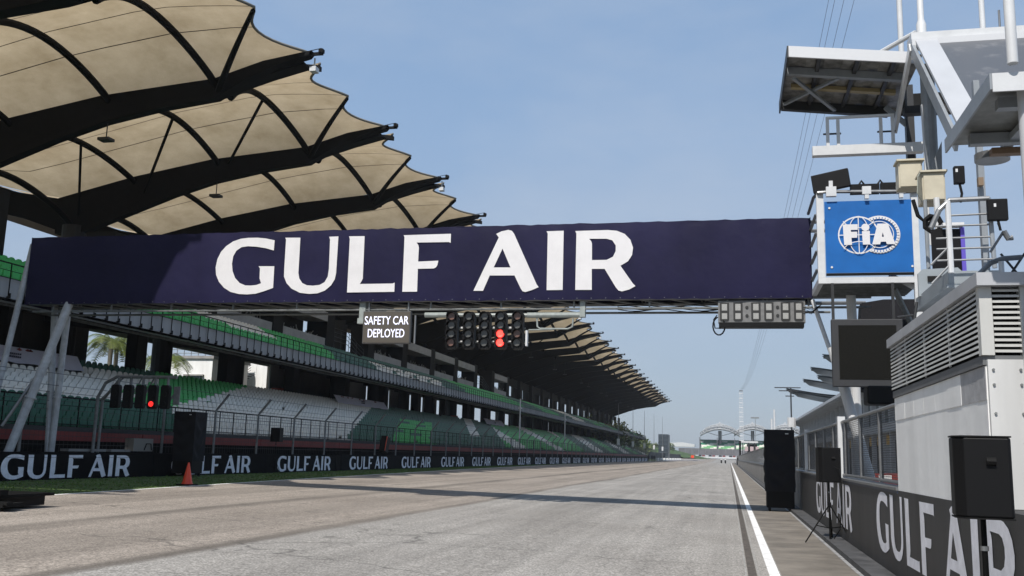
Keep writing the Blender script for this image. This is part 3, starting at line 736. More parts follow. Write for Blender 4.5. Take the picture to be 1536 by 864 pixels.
for k, X in enumerate((-8.0, -7.46, -6.96, -6.46, -5.94)):
    t = start_unit(X + .0, (0, 1) if k == 3 else (), {0: (0, 3), 4: (1, 3)}.get(k, ())); t['label'] = labs[k]; t['group'] = 'start lights under the banner'
# message board
sb = thing('message_board', 'grey electronic board under the banner showing SAFETY CAR DEPLOYED', 'message board', (-10.02, LY, 4.72))
sbx0, sbx1, sz0, sz1 = -10.82, -9.25, 4.70, 5.72
MB().box(sbx0, sbx1, LY - .12, LY, sz0, sz1).build('housing', mat('board_frame', (.05, .05, .05), .5), sb, bevel=.01)
MB().box(sbx0 + .03, sbx1 - .03, LY - .128, LY - .121, sz0 + .03, sz1 - .03).build('screen', mat('led_screen_face', (.075, .065, .052), .5, var=.08, vscale=300), sb)
for (tx, z) in (('SAFETY CAR', 5.30), ('DEPLOYED', 4.90)):
    vs, fs = text_mesh(tx, 1.0, .003, 1.0); w_ = max(v[0] for v in vs) - min(v[0] for v in vs); hh = max(v[1] for v in vs); cx_ = (max(v[0] for v in vs) + min(v[0] for v in vs)) / 2
    W_ = 1.44 if tx[0] == 'S' else 1.20
    b = MB(); b.add([(-10.035 + (v[0] - cx_) * W_ / w_, LY - .131, z + v[1] * .26 / hh) for v in vs], fs); o = b.build('lettering', screen_txt, sb)
MB().box(-10.7, -10.66, LY - .02, LY + .06, 5.72, 6.1).build('hanger', galv, sb)
MB().box(-9.4, -9.36, LY - .02, LY + .06, 5.72, 6.1).build('hanger', galv, sb)
MB().box(-9.16, -9.12, LY - .02, LY + .03, 4.72, 5.6).build('side_strip', galv, sb)
# clock
for o_ in [bar, sb] + [q for q in COL.objects if q.get('category') == 'start light']:
    o_.location.x -= .33 if o_ is sb else (.19 if o_ is bar else .24); o_.location.z += .125
ck = thing('countdown_clock', 'grey six digit timing clock, unlit, at the right end under the banner', 'clock', (.9, GY, 5.3))
cx0, cx1, cz0, cz1 = -.30, 2.12, 5.36, 6.0
clock_m = mat('clock_case', (.17, .17, .17), .5, var=.2, vscale=8)
MB().box(cx0, cx1, GY + .1, GY + .35, cz0, cz1).build('case', clock_m, ck)
MB().box(cx0 + .02, cx1 - .05, GY - .05, GY + .35, cz0 - .15, cz0 - .01).build('lower_shroud', black_plastic, ck)
seg_d = mat('digit_slot', (.02, .02, .02), .6); seg_l = mat('digit_window', (.33, .33, .32), .5, var=.25, vscale=60)
for k, X in enumerate((-.12, .26, .76, 1.12, 1.58, 1.94)):
    b = MB(); b.prism([(X - .13, 5.44), (X - .09, 5.40), (X + .09, 5.40), (X + .13, 5.44), (X + .13, 5.94), (X - .13, 5.94)], GY + .085, GY + .099, 'y'); dg = b.build('digit', seg_d, ck)
    MB().box(X - .075, X + .075, GY + .075, GY + .084, 5.46, 5.63).box(X - .075, X + .075, GY + .075, GY + .084, 5.71, 5.90).build('digit_window', seg_l, dg)
for X in (.51, 1.36):
    for z in (5.56, 5.80): MB().tube([(X, GY + .099, z), (X, GY + .08, z)], .045, 12).build('colon_dot', seg_d, ck)
ck.location.z += .10; ck.location.x += .03
b = MB(); b.tube([(-.28, GY + .1, 5.62)] + [(-.25 - .17 * sin(t_ * .42), GY + .1, 5.36 + .26 * cos(t_ * .42)) for t_ in range(1, 14)], .022, 6)
b.tube([(-.3, GY + .1, 5.68), (-.40, GY + .1, 5.55), (-.36, GY + .1, 5.3), (-.2, GY + .1, 5.3)], .018, 6); b.build('cable_loop', rubber, ck)
rw = random.Random(9); lc = thing('loose_cables', 'loose dark cables strung under the right half of the banner', 'cables', (-3, GY + .2, 5.95))
for k in range(5):
    y_ = GY + .2 + .05 * k; MB().tube([(-3.2 + t * .35, y_, 5.98 + .05 * sin(t * 1.1 + k) - .03 * k) for t in range(10)], .014, 5).build('cable', rubber, lc)
for k in range(4):
    MB().tube([(2.1, GY + .1, 5.9 - .06 * k), (2.3, GY, 5.8 - .04 * k + rw.uniform(-.05, .05)), (2.55, GY - .3, 5.9)], .009, 4).build('cable', rubber, lc)

# ------------------------------------------------------------------ official box beside the banner with blue sign
FY = 25.8
fb = thing('starter_platform', 'white framed platform box carrying a blue panel at the right end of the banner', 'platform', (3.6, FY, 5.9))
MB().box(2.34, 2.52, FY, FY + .14, 6.36, 8.66).build('corner_post', white_steel, fb)
MB().box(2.34, 4.86, FY - .01, FY + .13, 6.20, 6.355).build('front_beam', white_steel, fb)
MB().box(2.34, 2.47, FY + .14, FY + 2.1, 6.20, 6.355).build('side_beam', white_steel, fb)
MB().box(2.48, 4.86, FY + .14, FY + 2.1, 6.22, 6.28).build('deck', dark_steel, fb)
b = MB()
for k in range(7): b.box(2.48, 4.8, FY + .3 + k * .27, FY + .33 + k * .27, 6.16, 6.215)
b.build('deck_ribs', galv_dull, fb)
MB().box(4.70, 4.86, FY - .02, FY + .12, 3.9, 9.2).build('corner_post', white_steel, fb)
MB().bar((4.72, FY + .2, 6.1), (4.2, FY + .5, 6.5), .12, .12).build('brace', white_steel, fb)
MB().tube([(2.30, FY + 2.1, 8.62), (2.30, FY + .3, 8.62), (2.40, FY - .06, 8.65), (2.6, FY - .08, 8.66), (4.85, FY - .08, 8.60)], .045, 8).build('top_rail', galv, fb)
b = MB()
for X in (2.40,): 
    for z in (6.6, 7.1, 7.6, 8.1): b.box(2.3, 2.38, FY + .2, FY + 2.0, z, z + .03)
b.build('side_rail', galv, fb)
sg_ = thing('blue_sign', 'bright blue square panel with the white FIA globe and gear emblem', 'sign', (3.6, FY, 6.5))
SY = FY - .03
MB().box(2.54, 4.70, SY, SY + .025, 6.47, 8.40).build('panel', blue_sign, sg_)
MB().box(2.54, 4.70, SY + .02, SY + .06, 6.40, 6.465).build('lower_shadow_strip', black_plastic, sg_)
b = MB()
for X, z in ((2.66, 8.22), (2.68, 6.62), (4.66, 6.62)): b.tube([(X, SY, z), (X, SY - .02, z)], .03, 8)
b.build('fixing_disc', white_cloth, sg_)
# emblem drawn in units where one = 10.17 px of the enlarged sign; mapped below
E_ = []
def P2(x, y): return ((x - 570) / 1000.0, (430 - y) / 1000.0)
def add(sh): E_.extend(sh)
r1 = .325; cA = P2(412, 428); cB = P2(728, 428)
add(ring(cA[0], cA[1], .318, .302, .022)); 
def arc(cx, cy, rx, ry, a0, a1, n=24): return [(cx + rx * cos(radians(a0 + (a1 - a0) * k / n)), cy + ry * sin(radians(a0 + (a1 - a0) * k / n))) for k in range(n + 1)]
add(stroke(arc(cB[0], cB[1], .308, .292, 122, -122, 40), .020))
add(stroke(arc(cB[0], cB[1], .215, .210, 118, -118, 36), .012))
for k in range(25):
    a = radians(112 - k * 224 / 24); 
    if True:
        x0, y0_ = cB[0] + .268 * cos(a), cB[1] + .254 * sin(a); x1, y1 = cB[0] + .302 * cos(a), cB[1] + .286 * sin(a); add(stroke([(x0, y0_), (x1, y1)], .034))
add(stroke([(cA[0], cA[1] + .29), (cA[0], cA[1] - .29)], .014)); add(stroke([(cA[0] - .305, cA[1]), (cA[0] + .30, cA[1])], .014))
add(stroke(arc(cA[0], cA[1], .155, .295, 90, 270), .012)); add(stroke(arc(cA[0], cA[1], .155, .295, 90, -90), .012))
add(stroke(arc(cA[0], cA[1] + .30, .26, .19, 205, 335), .012)); add(stroke(arc(cA[0], cA[1] - .30, .26, .19, 155, 25), .012))
Fp = [P2(*p) for p in ((168, 262), (398, 262), (396, 352), (290, 352), (292, 382), (388, 382), (384, 478), (296, 478), (302, 590), (182, 590), (170, 300))]
ip = [P2(*p) for p in ((460, 375), (580, 375), (578, 590), (468, 590))]
dot = [(P2(515, 315)[0] + .062 * cos(2 * pi * k / 24), P2(515, 315)[1] + .058 * sin(2 * pi * k / 24)) for k in range(24)]
Ap = [P2(*p) for p in ((700, 262), (860, 262), (960, 590), (832, 590), (818, 550), (742, 550), (730, 590), (610, 590), (680, 340))]
Ah_ = [P2(*p) for p in ((776, 400), (792, 472), (760, 472))]
add([[Fp], [ip], [dot], [Ap, Ah_]])
flat_mesh(E_, (3.63, SY - .004, 7.47), (1, 0, 0), (0, 0, 1), 1.62, 1.68, step=.0003).build('emblem', white_print, sg_)
# things on top of the box
mo = thing('monitor', 'black tilted screen seen from behind on the railing above the blue sign', 'monitor', (2.7, FY, 8.7))
MB().bar((2.26, FY + .1, 8.9), (3.18, FY - .15, 9.02), .14, .50).build('case', black_plastic, mo, bevel=.02)
MB().box(2.58, 2.84, FY - .16, FY - .02, 8.52, 8.78).box(2.66, 2.76, FY - .12, FY - .02, 8.75, 8.95).build('clamp', white_steel, mo)
ls = thing('strip_light_row', 'row of black equipment boxes with clamps on the rail above the blue sign', 'equipment', (4, FY, 8.7))
MB().box(3.22, 3.95, FY + .05, FY + .2, 8.62, 8.88).box(3.98, 4.72, FY + .05, FY + .2, 8.62, 8.90).build('case', black_plastic, ls)
b = MB()
for X in (3.6, 4.45): b.box(X - .11, X + .11, FY - .15, FY - .02, 8.55, 8.76); b.box(X - .05, X + .05, FY - .14, FY - .03, 8.43, 8.56)
b.build('clamp', white_steel, ls)
b = MB()
for X in (3.45, 3.92): b.tube([(X, FY + .1, 8.88), (X + .06, FY + .1, 8.98), (X + .12, FY + .1, 8.88)], .03, 6)
b.build('handle', black_plastic, ls)
# hanging screen
sc = thing('matrix_screen', 'large square dark LED screen hanging below the blue sign', 'screen', (3.45, FY, 3.5))
MB().box(2.62, 4.36, FY - .08, FY + .12, 3.50, 5.24).build('frame', mat('screen_frame_grey', (.026, .027, .030), .6, var=.1), sc, bevel=.015)
def led():
    M = bpy.data.materials.new('unlit_led_matrix'); M.use_nodes = True; n = M.node_tree; b = n.nodes['Principled BSDF']
    g = n.nodes.new('ShaderNodeNewGeometry'); v = n.nodes.new('ShaderNodeTexVoronoi'); v.inputs['Scale'].default_value = 30; v.inputs['Randomness'].default_value = .12
    n.links.new(g.outputs['Position'], v.inputs['Vector']); r = n.nodes.new('ShaderNodeValToRGB'); r.color_ramp.elements[0].position = .15; r.color_ramp.elements[1].position = .45
    r.color_ramp.elements[0].color = (.030, .027, .018, 1); r.color_ramp.elements[1].color = (.004, .004, .003, 1); n.links.new(v.outputs['Distance'], r.inputs[0]); n.links.new(r.outputs[0], b.inputs['Base Color']); b.inputs['Roughness'].default_value = .6; b.inputs['Specular IOR Level'].default_value = .15
    return M
MB().box(2.79, 4.20, FY - .086, FY - .081, 3.68, 5.08).build('led_face', led(), sc)
MB().bar((2.68, FY, 5.24), (2.68, FY, 6.2), .07, .07).bar((4.16, FY, 5.24), (4.16, FY, 6.2), .07, .07).build('hanger', dark_steel, sc)
ex = thing('black_equipment_cover', 'black covered equipment and brackets hanging behind the LED screen', 'cover', (4.6, 27.5, 4))
b = MB(); b.prism([(3.55, 3.6), (5.4, 3.5), (5.4, 6.2), (4.35, 6.2), (3.75, 6.1)], 28.5, 29.2, 'y'); b.build('cloth_cover', black_cloth, ex)
b = MB(); b.tube([(4.3, 26.4, 6.15), (5.0, 27.4, 5.0)], .08, 6); b.tube([(4.9, 26.6, 4.6), (4.2, 27, 3.9)], .07, 6); b.build('bracket', galv_dull, ex)
b = MB(); b.box(3.3, 4.6, 24.6, 25.4, 3.0, 3.45); tag(b.build('camera_housing', black_plastic, bevel=.05), 'dark equipment housing just under the LED screen beside the white block wall', 'housing')
o = MB().tube([(4.08, 24.55, 3.2), (4.08, 24.45, 3.2)], .10, 16).tube([(4.08, 24.46, 3.2), (4.08, 24.42, 3.2)], .07, 16).build('lens_ring', galv); tag(o, 'round metal ring of a lens below the LED screen', 'lens')

# ------------------------------------------------------------------ pit wall
WX = 2.2
pw = thing('pit_wall', 'long low concrete pit wall on the right with wire screen above', 'wall', (WX, 30, 0))
conc_panel = mat('grey_wall_panel', (.27, .265, .26), .75, var=.35, vscale=1.4, streak=True, bump=.15)
y = -2.0; rp = random.Random(4)
while y < 330:
    L_ = 1.22 if y > 28.8 else 3.08
    blk = y < 28.8
    MB().box(WX + rp.uniform(0, .006), WX + .30, y + .012, y + L_ - .012, .091, 1.235).build('wrapped_panel' if blk else 'wall_panel', wall_black if blk else conc_panel, pw)
    y += L_
MB().box(WX + .03, WX + .27, -2, 330, 0, 1.22).build('core', concrete_d, pw)
MB().box(WX - .02, WX + .32, 13.9, 330, 1.238, 1.275).build('coping', galv, pw)
MB().box(WX - .006, WX + .3, 13.9, 28.6, 1.20, 1.236).build('torn_wrap_edge', mat('dark_blue_wrap', (.02, .03, .06), .5, var=.6, vscale=12), pw)
for y0 in (26.45, 15.9, 5.35):
    gulf_air((WX - .004, y0, .30), (0, -1, 0), (0, 0, 1), 7.45, .90).build('lettering', white_print_w, pw)
# screen fence above
sf_ = thing('pit_wall_screen', 'framed wire mesh screen standing along the top of the pit wall', 'fence', (WX, 30, 1.28))
b = MB(); b.tube([(WX + .15, 13.9, 2.43), (WX + .15, 329, 2.43)], .035, 8); b.build('top_rail', galv, sf_)
b = MB(); b.tube([(WX + .15, 13.9, 1.33), (WX + .15, 329, 1.33)], .028, 8); b.build('bottom_rail', galv, sf_)
pm = MB().box(-.03, .03, -.03, .03, 0, 1.15).mesh('post', galv); pmb = MB().box(-.09, .06, -.09, .09, -.1, 1.25).mesh('thick_post', white_steel)
y = 13.95; k = 0
while y < 329: inst('post', pm, sf_, (.15, y - 30, .02)); y += 2.33
for y in (21.6, 31.0): inst('thick_post', pmb, sf_, (.15, y - 30, .02))
b = MB(); y = 13.9
while y < 60: b.tube([(WX + .15, y, 1.33), (WX + .15, y, 2.43)], .0035, 3, cap=False); y += .10
o = b.build('mesh_wire', dark_steel, sf_); o['kind'] = 'stuff'
b = MB(); z = 1.36
while z < 2.42: b.tube([(WX + .15, 13.9, z), (WX + .15, 90, z), (WX + .15, 329, z)], .0048, 3, cap=False); z += .036
o = b.build('mesh_wire', dark_steel, sf_); o['kind'] = 'stuff'

# ------------------------------------------------------------------ white timing cabin with louvres
CX, CY0, CY1 = 2.2, 9.1, 13.9
cb = thing('timing_cabin', 'white block cabin with a grey louvred band on top of the pit wall', 'cabin', (CX, CY0, 1.24))
b = MB(); b.box(CX + .012, CX + 3.2, CY0, CY1, 1.24, 2.47); b.build('block_wall', white_wall, cb)
b = MB()
rows_ = [(1.24, 1.55), (1.55, 1.86), (1.86, 2.17), (2.17, 2.47)]
grey_wall = mat('grey_worn_render', (.36, .36, .37), .85, var=.3, vscale=2.5, bump=.4, bscale=8)
for r, (za, zb) in enumerate(rows_):
    if r < 3: continue
    y = CY0 + (.0 if r % 2 else .3)
    ya = CY0
    while ya < CY1:
        yb2 = min(CY1, y + .62 if ya > CY0 else y + .32) if r == 3 else CY1
        MB().box(CX + rp.uniform(.004, .009), CX + .06, ya + .0015, yb2 - .0015, za + .0012, zb - .0012).build('block', white_wall if not (r == 3 and ya < CY0 + .9) else grey_wall, cb); ya = yb2; y = yb2
# lintel, louvre frame, cap
MB().box(CX - .01, CX + .4, CY0 - .01, CY1, 2.475, 2.56).build('sill', mat('dark_grey_trim', (.12, .125, .13), .6, var=.2), cb)
MB().box(CX - .05, CX + 3.2, CY0 - .12, CY1 + .1, 3.17, 3.285).build('cap', mat('light_grey_trim', (.40, .41, .43), .5, var=.12), cb)
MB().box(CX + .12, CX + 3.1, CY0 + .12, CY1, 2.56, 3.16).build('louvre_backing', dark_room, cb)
lv = mat('louvre_slat_grey', (.50, .51, .50), .5, var=.15, vscale=3); lvw = mat('louvre_slat_white', (.50, .50, .48), .5, var=.1)
for k in range(12):
    z = 2.585 + k * .049
    b = MB(); b.prism([(CX - .015, z), (CX + .02, z + .034), (CX + .02, z + .042), (CX - .02, z + .022), (CX - .022, z)], CY0 + .07, CY1, 'y'); b.build('louvre_slat', lv, cb)
    b = MB(); b.prism([(CY0 - .03, z), (CY0 + .03, z + .030), (CY0 + .03, z + .037), (CY0 - .03, z + .020)], CX + .09, CX + .31, 'x'); b.build('louvre_slat', lvw, cb)
for yy in (10.35, 11.6, 12.8): MB().box(CX - .02, CX - .002, yy - .012, yy + .012, 2.57, 3.165).build('louvre_stay', lvw, cb)
MB().box(CX - .02, CX + .085, CY0 - .04, CY0 + .065, 2.56, 3.169).build('corner_frame', lvw, cb)
MB().box(CX + .315, CX + .37, CY0 - .04, CY0 + .06, 2.50, 3.169).build('corner_frame', lv, cb)
MB().box(CX + .02, CX + .33, CY0 - .05, CY0 + .02, 1.24, 2.52).build('front_plate', mat('clean_white_paint', (.56, .56, .55), .5, var=.16, vscale=2.2, streak=True), cb)
b = MB()
for X in (CX + .06, CX + .28):
    for z in (1.55, 1.8, 2.05, 2.3, 2.43): b.tube([(X, CY0 - .05, z), (X, CY0 - .065, z)], .012, 6)
b.build('bolt', galv_dull, cb)
MB().box(CX + .42, CX + .62, CY0 - .25, CY0 - .05, 1.2, 3.38).build('pilaster', grey_col.copy() if False else mat('light_grey_pilaster', (.42, .43, .45), .5, var=.1), cb)
MB().box(CX + .44, CX + .6, CY0 - .262, CY0 - .252, 1.9, 2.44).build('window', tglass, cb)

# slender poles and tower frame on the right
def pole(name, label, cat, pts, rs_, mm, n=14, grp=None):
    o = MB().tube(pts, rs_, n).build(name, mm, smooth=True); return tag(o, label, cat, grp)
pole('near_column', 'pale grey round column rising beside the louvred cabin through the small canopy', 'column', [(2.395, 8.1, 1.2), (2.395, 8.1, 4.66)], [.072, .072], mat('pale_column_paint', (.50, .51, .53), .4, var=.08))
pole('mast_pipe', 'thick white pipe standing on the small right canopy up out of the picture', 'pipe', [(2.25, 7.9, 4.78), (2.25, 7.9, 9.0)], [.042, .042], white_steel)
pole('mast_pipe', 'thin white rod running along the pale grey column at right', 'pipe', [(2.48, 7.98, 2.6), (2.48, 7.98, 4.4)], [.010, .010], white_steel, 8)
# small near canopy
nc = thing('near_canopy', 'small flat metal canopy at the right edge seen from below', 'canopy', (2.3, 8.2, 4.6))
NX = 2.1
MB().box(NX, NX + 1.8, 7.95, 9.6, 4.66, 4.68).build('roof_sheet', mat('corrugated_sheet', (.22, .22, .20), .5, metal=.4, var=.4, vscale=4), nc)
MB().box(NX, NX + 1.8, 7.93, 7.948, 4.565, 4.72).build('front_fascia', white_steel, nc)
MB().box(NX - .02, NX - .002, 7.93, 9.6, 4.585, 4.72).build('side_fascia', grey_col, nc)
MB().box(NX + .12, NX + 1.8, 8.25, 8.35, 4.54, 4.63).build('purlin', grey_col, nc)
MB().box(NX + .12, NX + 1.8, 9.2, 9.3, 4.54, 4.64).build('purlin', grey_col, nc)
MB().box(NX + .45, NX + .53, 8.0, 9.5, 4.56, 4.62).build('purlin', grey_col, nc)
MB().box(NX + .35, NX + 1.8, 9.40, 9.5, 4.50, 4.56).build('timber_batten', mat('brown_timber', (.20, .13, .08), .7, var=.3), nc)
tag(MB().tube([(2.55, 9.8, 4.55), (2.55, 9.8, 4.62)], .16, 20).build('dish', galv), 'round pale dish tucked under the far edge of the small right canopy', 'dish')
# control tower front: sloped glazed panel, white frame, top beam
ct = thing('control_tower', 'control tower roof with sloped grey glazing in a white frame at top right', 'tower', (4, 16, 3))
def slope(u, v):   # u along x in metres from the left edge, v 0 top .. 1 bottom
    return Vector((3.36 + u, 17.45 - 2.95 * v, 9.10 - 2.74 * v))
def slab_on(u0, u1, v0, v1, t, d, mm, name, u0b=None, u1b=None):
    u0b = u0 if u0b is None else u0b; u1b = u1 if u1b is None else u1b
    nn = Vector((0, -.68, .73)) * -1
    p = [slope(u0, v0), slope(u1, v0), slope(u1b, v1), slope(u0b, v1)]
    nn = (p[1] - p[0]).cross(p[3] - p[0]).normalized(); 
    b = MB(); vs = [q + nn * (-d) for q in p] + [q + nn * (-d - t) for q in p]
    b.add(vs, [(0, 1, 2, 3), (7, 6, 5, 4), (0, 4, 5, 1), (1, 5, 6, 2), (2, 6, 7, 3), (3, 7, 4, 0)]); return b.build(name, mm, ct)
gm = bpy.data.materials.new('dusty_sloped_glazing'); gm.use_nodes = True; _n = gm.node_tree; _b = _n.nodes['Principled BSDF']
_b.inputs['Roughness'].default_value = .35; _g = _n.nodes.new('ShaderNodeNewGeometry'); _t = _n.nodes.new('ShaderNodeTexNoise'); _t.inputs['Scale'].default_value = 2.2; _t.inputs['Detail'].default_value = 9; _t.inputs['Roughness'].default_value = .72
_n.links.new(_g.outputs['Position'], _t.inputs['Vector']); _r = _n.nodes.new('ShaderNodeValToRGB'); _r.color_ramp.elements[0].position = .56; _r.color_ramp.elements[1].position = .72; _r.color_ramp.elements[0].color = (.085, .09, .10, 1); _r.color_ramp.elements[1].color = (.17, .17, .175, 1)
_n.links.new(_t.outputs['Fac'], _r.inputs[0]); _n.links.new(_r.outputs[0], _b.inputs['Base Color'])
slab_on(.30, 4.2, 0.02, 1, .04, .0, gm, 'sloped_glazing')
slab_on(.0, .36, 0, 1.0, .05, .05, mat('sloped_frame_paint', (.43, .44, .46), .4, var=.06), 'sloped_frame')  # plain off-white paint of the sloped frame
MB().box(3.30, 8.0, 17.38, 17.8, 9.12, 9.30).build('top_beam', white_steel, ct)
MB().box(3.30, 8.0, 17.33, 17.375, 8.98, 9.16).build('white_trim', mat('bright_white_frame', (.56, .57, .59)), ct)
MB().bar((3.32, 17.5, 9.05), (3.32, 14.55, 6.25), .05, .22, up=(0, .7, .7)).build('edge_strip', grey_col, ct)
MB().bar((3.3, 17.45, 9.05), (3.3, 19.4, 8.15), .06, .18).build('edge_strip', white_steel, ct)
MB().box(3.42, 5.2, 19.0, 19.2, 8.35, 8.5).build('inner_beam', dark_steel, ct)
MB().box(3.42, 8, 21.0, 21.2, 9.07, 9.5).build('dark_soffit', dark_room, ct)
MB().tube([(3.66, 18.0, 6.4), (3.66, 18.0, 8.9)], .125, 14).build('column', grey_col, ct)
MB().box(3.66, 3.82, 20.2, 20.4, 7.75, 9.4).build('column', dark_steel, ct)
MB().bar((3.74, 20.3, 8.5), (3.3, 20.4, 9.0), .1, .1).build('brace', grey_col, ct)
b = MB().tube([(3.42, 17.9, 8.95), (3.42, 17.9, 9.9)], .10, 12)
b = MB(); b.tube([(3.60, 18.0, 9.28), (3.60, 18.0, 9.72), (3.60, 18.0, 9.82), (3.60, 18.0, 11.5)], [.088, .088, .058, .052], 14); b.build('mast', white_steel, ct, smooth=True)
b = MB(); b.tube([(3.52, 19.6, 9.2), (3.52, 19.6, 12.5)], .055, 12); b.build('mast', white_steel, ct, smooth=True)
b = MB(); b.tube([(4.66, 18.0, 9.28), (4.66, 18.0, 11.5)], .05, 12); b.build('mast', white_steel, ct, smooth=True)
b = MB(); b.tube([(4.95, 18.0, 9.28), (4.95, 18.0, 9.9)], .02, 8); b.build('stub', galv, ct)
MB().tube([(2.75, 18.9, 9.46), (3.52, 18.1, 9.62)], .045, 8).build('stay', white_steel, ct)
MB().tube([(3.46, 17.6, 8.0), (3.50, 17.6, 5.4)], .018, 6).build('thin_conduit', white_steel, ct)
# overhanging canopy to the left of the tower
oc = thing('overhang_canopy', 'flat metal canopy with cross bracing jutting left over the blue sign', 'canopy', (2.3, 19.5, 9.3))
def cz(x): return 9.42 - .125 * (x - 1.2)
def cpanel(x0, x1, y0, y1, d0, d1, mm, name, par=oc):
    b = MB(); vs = []
    for x in (x0, x1):
        for y in (y0, y1):
            for d in (d0, d1): vs.append((x, y, cz(x) + d))
    b.add(vs, [(0, 1, 3, 2), (4, 6, 7, 5), (0, 4, 5, 1), (2, 3, 7, 6), (0, 2, 6, 4), (1, 5, 7, 3)]); return b.build(name, mm, par)
sheetm = mat('patchy_corrugated_sheet', (.24, .235, .22), .45, metal=.3, var=.65, vscale=3.2)
k = 0; x = 1.22
while x < 3.5:
    cpanel(x, x + .17, 18.05, 20.85, -.01 + (.02 if k % 2 else 0), .03, sheetm, 'roof_sheet'); x += .1705; k += 1
cpanel(1.2, 3.50, 18.0, 18.04, -.17, .05, mat('bright_white_frame', (.56, .57, .59)), 'front_fascia')
cpanel(1.17, 1.199, 18.0, 21.1, -.19, .05, dark_steel, 'end_fascia')
cpanel(1.2, 3.4, 20.72, 20.86, -.22, -.02, dark_steel, 'rear_beam'); cpanel(1.2, 3.45, 18.85, 18.97, -.17, -.02, grey_col, 'purlin')
cpanel(1.35, 3.4, 19.72, 19.86, -.10, -.02, mat('yellowed_tube', (.30, .24, .12), .5), 'light_tube')
for x in (1.75, 2.45, 3.1): cpanel(x, x + .07, 18.05, 20.8, -.10, -.02, dark_steel, 'rafter')
b = MB(); b.bar((1.25, 20.6, cz(1.25) - .16), (2.2, 18.95, cz(2.2) - .16), .07, .05); b.build('cross_brace', grey_col, oc)
b = MB(); b.bar((1.35, 18.95, cz(1.35) - .22), (2.3, 20.6, cz(2.3) - .22), .07, .05); b.build('cross_brace', grey_col, oc)
# walkway rail
wk = thing('walkway_beam', 'white horizontal beam with a short railing against the sky above the blue sign', 'railing', (2.7, 19, 7.6))
MB().box(1.68, 3.74, 19.0, 19.18, 7.57, 7.76).build('beam', white_steel, wk)
for x in (1.98, 2.18, 2.98, 3.20): MB().box(x - .03, x + .03, 19.03, 19.09, 7.765, 8.32).build('upright', white_steel, wk)
MB().box(1.95, 3.23, 19.03, 19.09, 8.325, 8.37).build('top_rail', white_steel, wk)
MB().box(1.9, 2.24, 19.1, 19.13, 8.02, 8.05).box(2.92, 3.26, 19.1, 19.13, 8.02, 8.05).build('clip', dark_steel, wk)
# electrical cabinets
def cabinet(x0, x1, y0, y1, z0, z1, label, mm=beige):
    t = thing('electrical_cabinet', label, 'cabinet', ((x0 + x1) / 2, y0, z0))
    MB().box(x0, x1, y0, y1, z0, z1).build('body', mm, t, bevel=.01); MB().box(x0 + .02, x1 - .02, y0 - .02, y0 - .001, z0 + .02, z1 - .03).build('door', mm, t, bevel=.006)
    MB().box(x0 - .03, x1 + .03, y0 - .06, y1, z1 + .001, z1 + .03).build('rain_hood', mm, t); return t
cabinet(2.78, 3.15, 16.2, 16.5, 6.07, 6.52, 'beige electrical cabinet, the upper one left of the grey column')
cabinet(3.02, 3.36, 15.6, 16.0, 5.68, 6.14, 'beige electrical cabinet, the lower one right above the blue sign corner')
b = MB(); b.add([(3.0, 15.62, 6.16), (2.88, 15.2, 5.97), (2.86, 15.2, 5.70), (3.0, 15.62, 5.68), (3.01, 15.62, 6.16), (2.89, 15.2, 5.97), (2.87, 15.2, 5.70), (3.01, 15.62, 5.68)], [(0, 1, 2, 3), (7, 6, 5, 4), (0, 4, 5, 1), (1, 5, 6, 2), (2, 6, 7, 3), (3, 7, 4, 0)]); tag(b.build('cabinet_door', mat('clear_greenish_door', (.30, .32, .27), .4)), 'half-open dull greenish door leaf hanging left of the lower beige cabinet', 'door')
b = MB(); b.prism([(3.47, 6.45), (3.62, 6.45), (3.64, 7.1), (3.47, 6.7)], 17.0, 17.03, 'y'); tag(b.build('triangular_plate', grey_col), 'grey triangular plate beside the column above the cabinets', 'plate')
# stair landing: rails, tray, lights
ld = thing('stair_landing', 'steel stair landing with tube railings beside the louvred cabin', 'railing', (2.9, 12, 3.4))
def rail(pts, r=.022, mm=galv): MB().tube(pts, r, 8).build('rail', mm, ld)
rail([(2.40, 12, 4.40), (2.50, 12, 4.62), (2.62, 12, 4.74), (3.05, 12, 4.75), (3.2, 12.2, 4.55)], .032)
rail([(2.60, 12, 4.74), (2.60, 12, 3.85)], .035, white_steel); rail([(3.06, 12, 4.74), (3.08, 12, 3.9)], .028, grey_col)
for z in (4.55, 4.42, 4.27, 4.14, 4.0): rail([(2.45 if z < 4.5 else 2.62, 12, z), (3.08, 12, z + .01)], .012)
rail([(2.62, 12, 4.2), (2.38, 12, 3.95)], .014); rail([(2.62, 12, 3.98), (2.38, 12, 3.72)], .014)
rail([(2.35, 9.95, 3.20), (2.38, 9.95, 3.42), (2.52, 9.95, 3.56), (2.63, 9.95, 3.60), (2.80, 9.95, 3.61)], .026)
rail([(2.40, 9.95, 3.40), (2.41, 9.95, 3.28)], .022, white_steel); rail([(2.60, 9.9, 3.3), (2.60, 9.9, 3.56)], .026, white_steel)
for q in ((2.66, 3.56, 2.8, 3.35), (2.68, 3.7, 2.86, 3.44), (2.7, 3.4, 2.9, 3.7)): rail([(q[0], 10.2, q[1]), (q[2], 10.2, q[3])], .012, dark_steel)
MB().box(3.06, 3.13, 12.4, 12.5, 3.3, 6.4).build('square_column', grey_col, ld)
MB().box(3.03, 3.09, 12.3, 12.38, 5.0, 5.1).build('bracket', mat('timber_block', (.2, .14, .09), .7), ld)
tr_ = thing('grey_tray', 'light grey plastic tub with a hand slot on the landing beside the cabin', 'tub', (2.8, 12.6, 3.7))
TX0, TX1 = 2.63, 3.22; tm = mat('grey_plastic_tub', (.27, .30, .32), .45, var=.1)
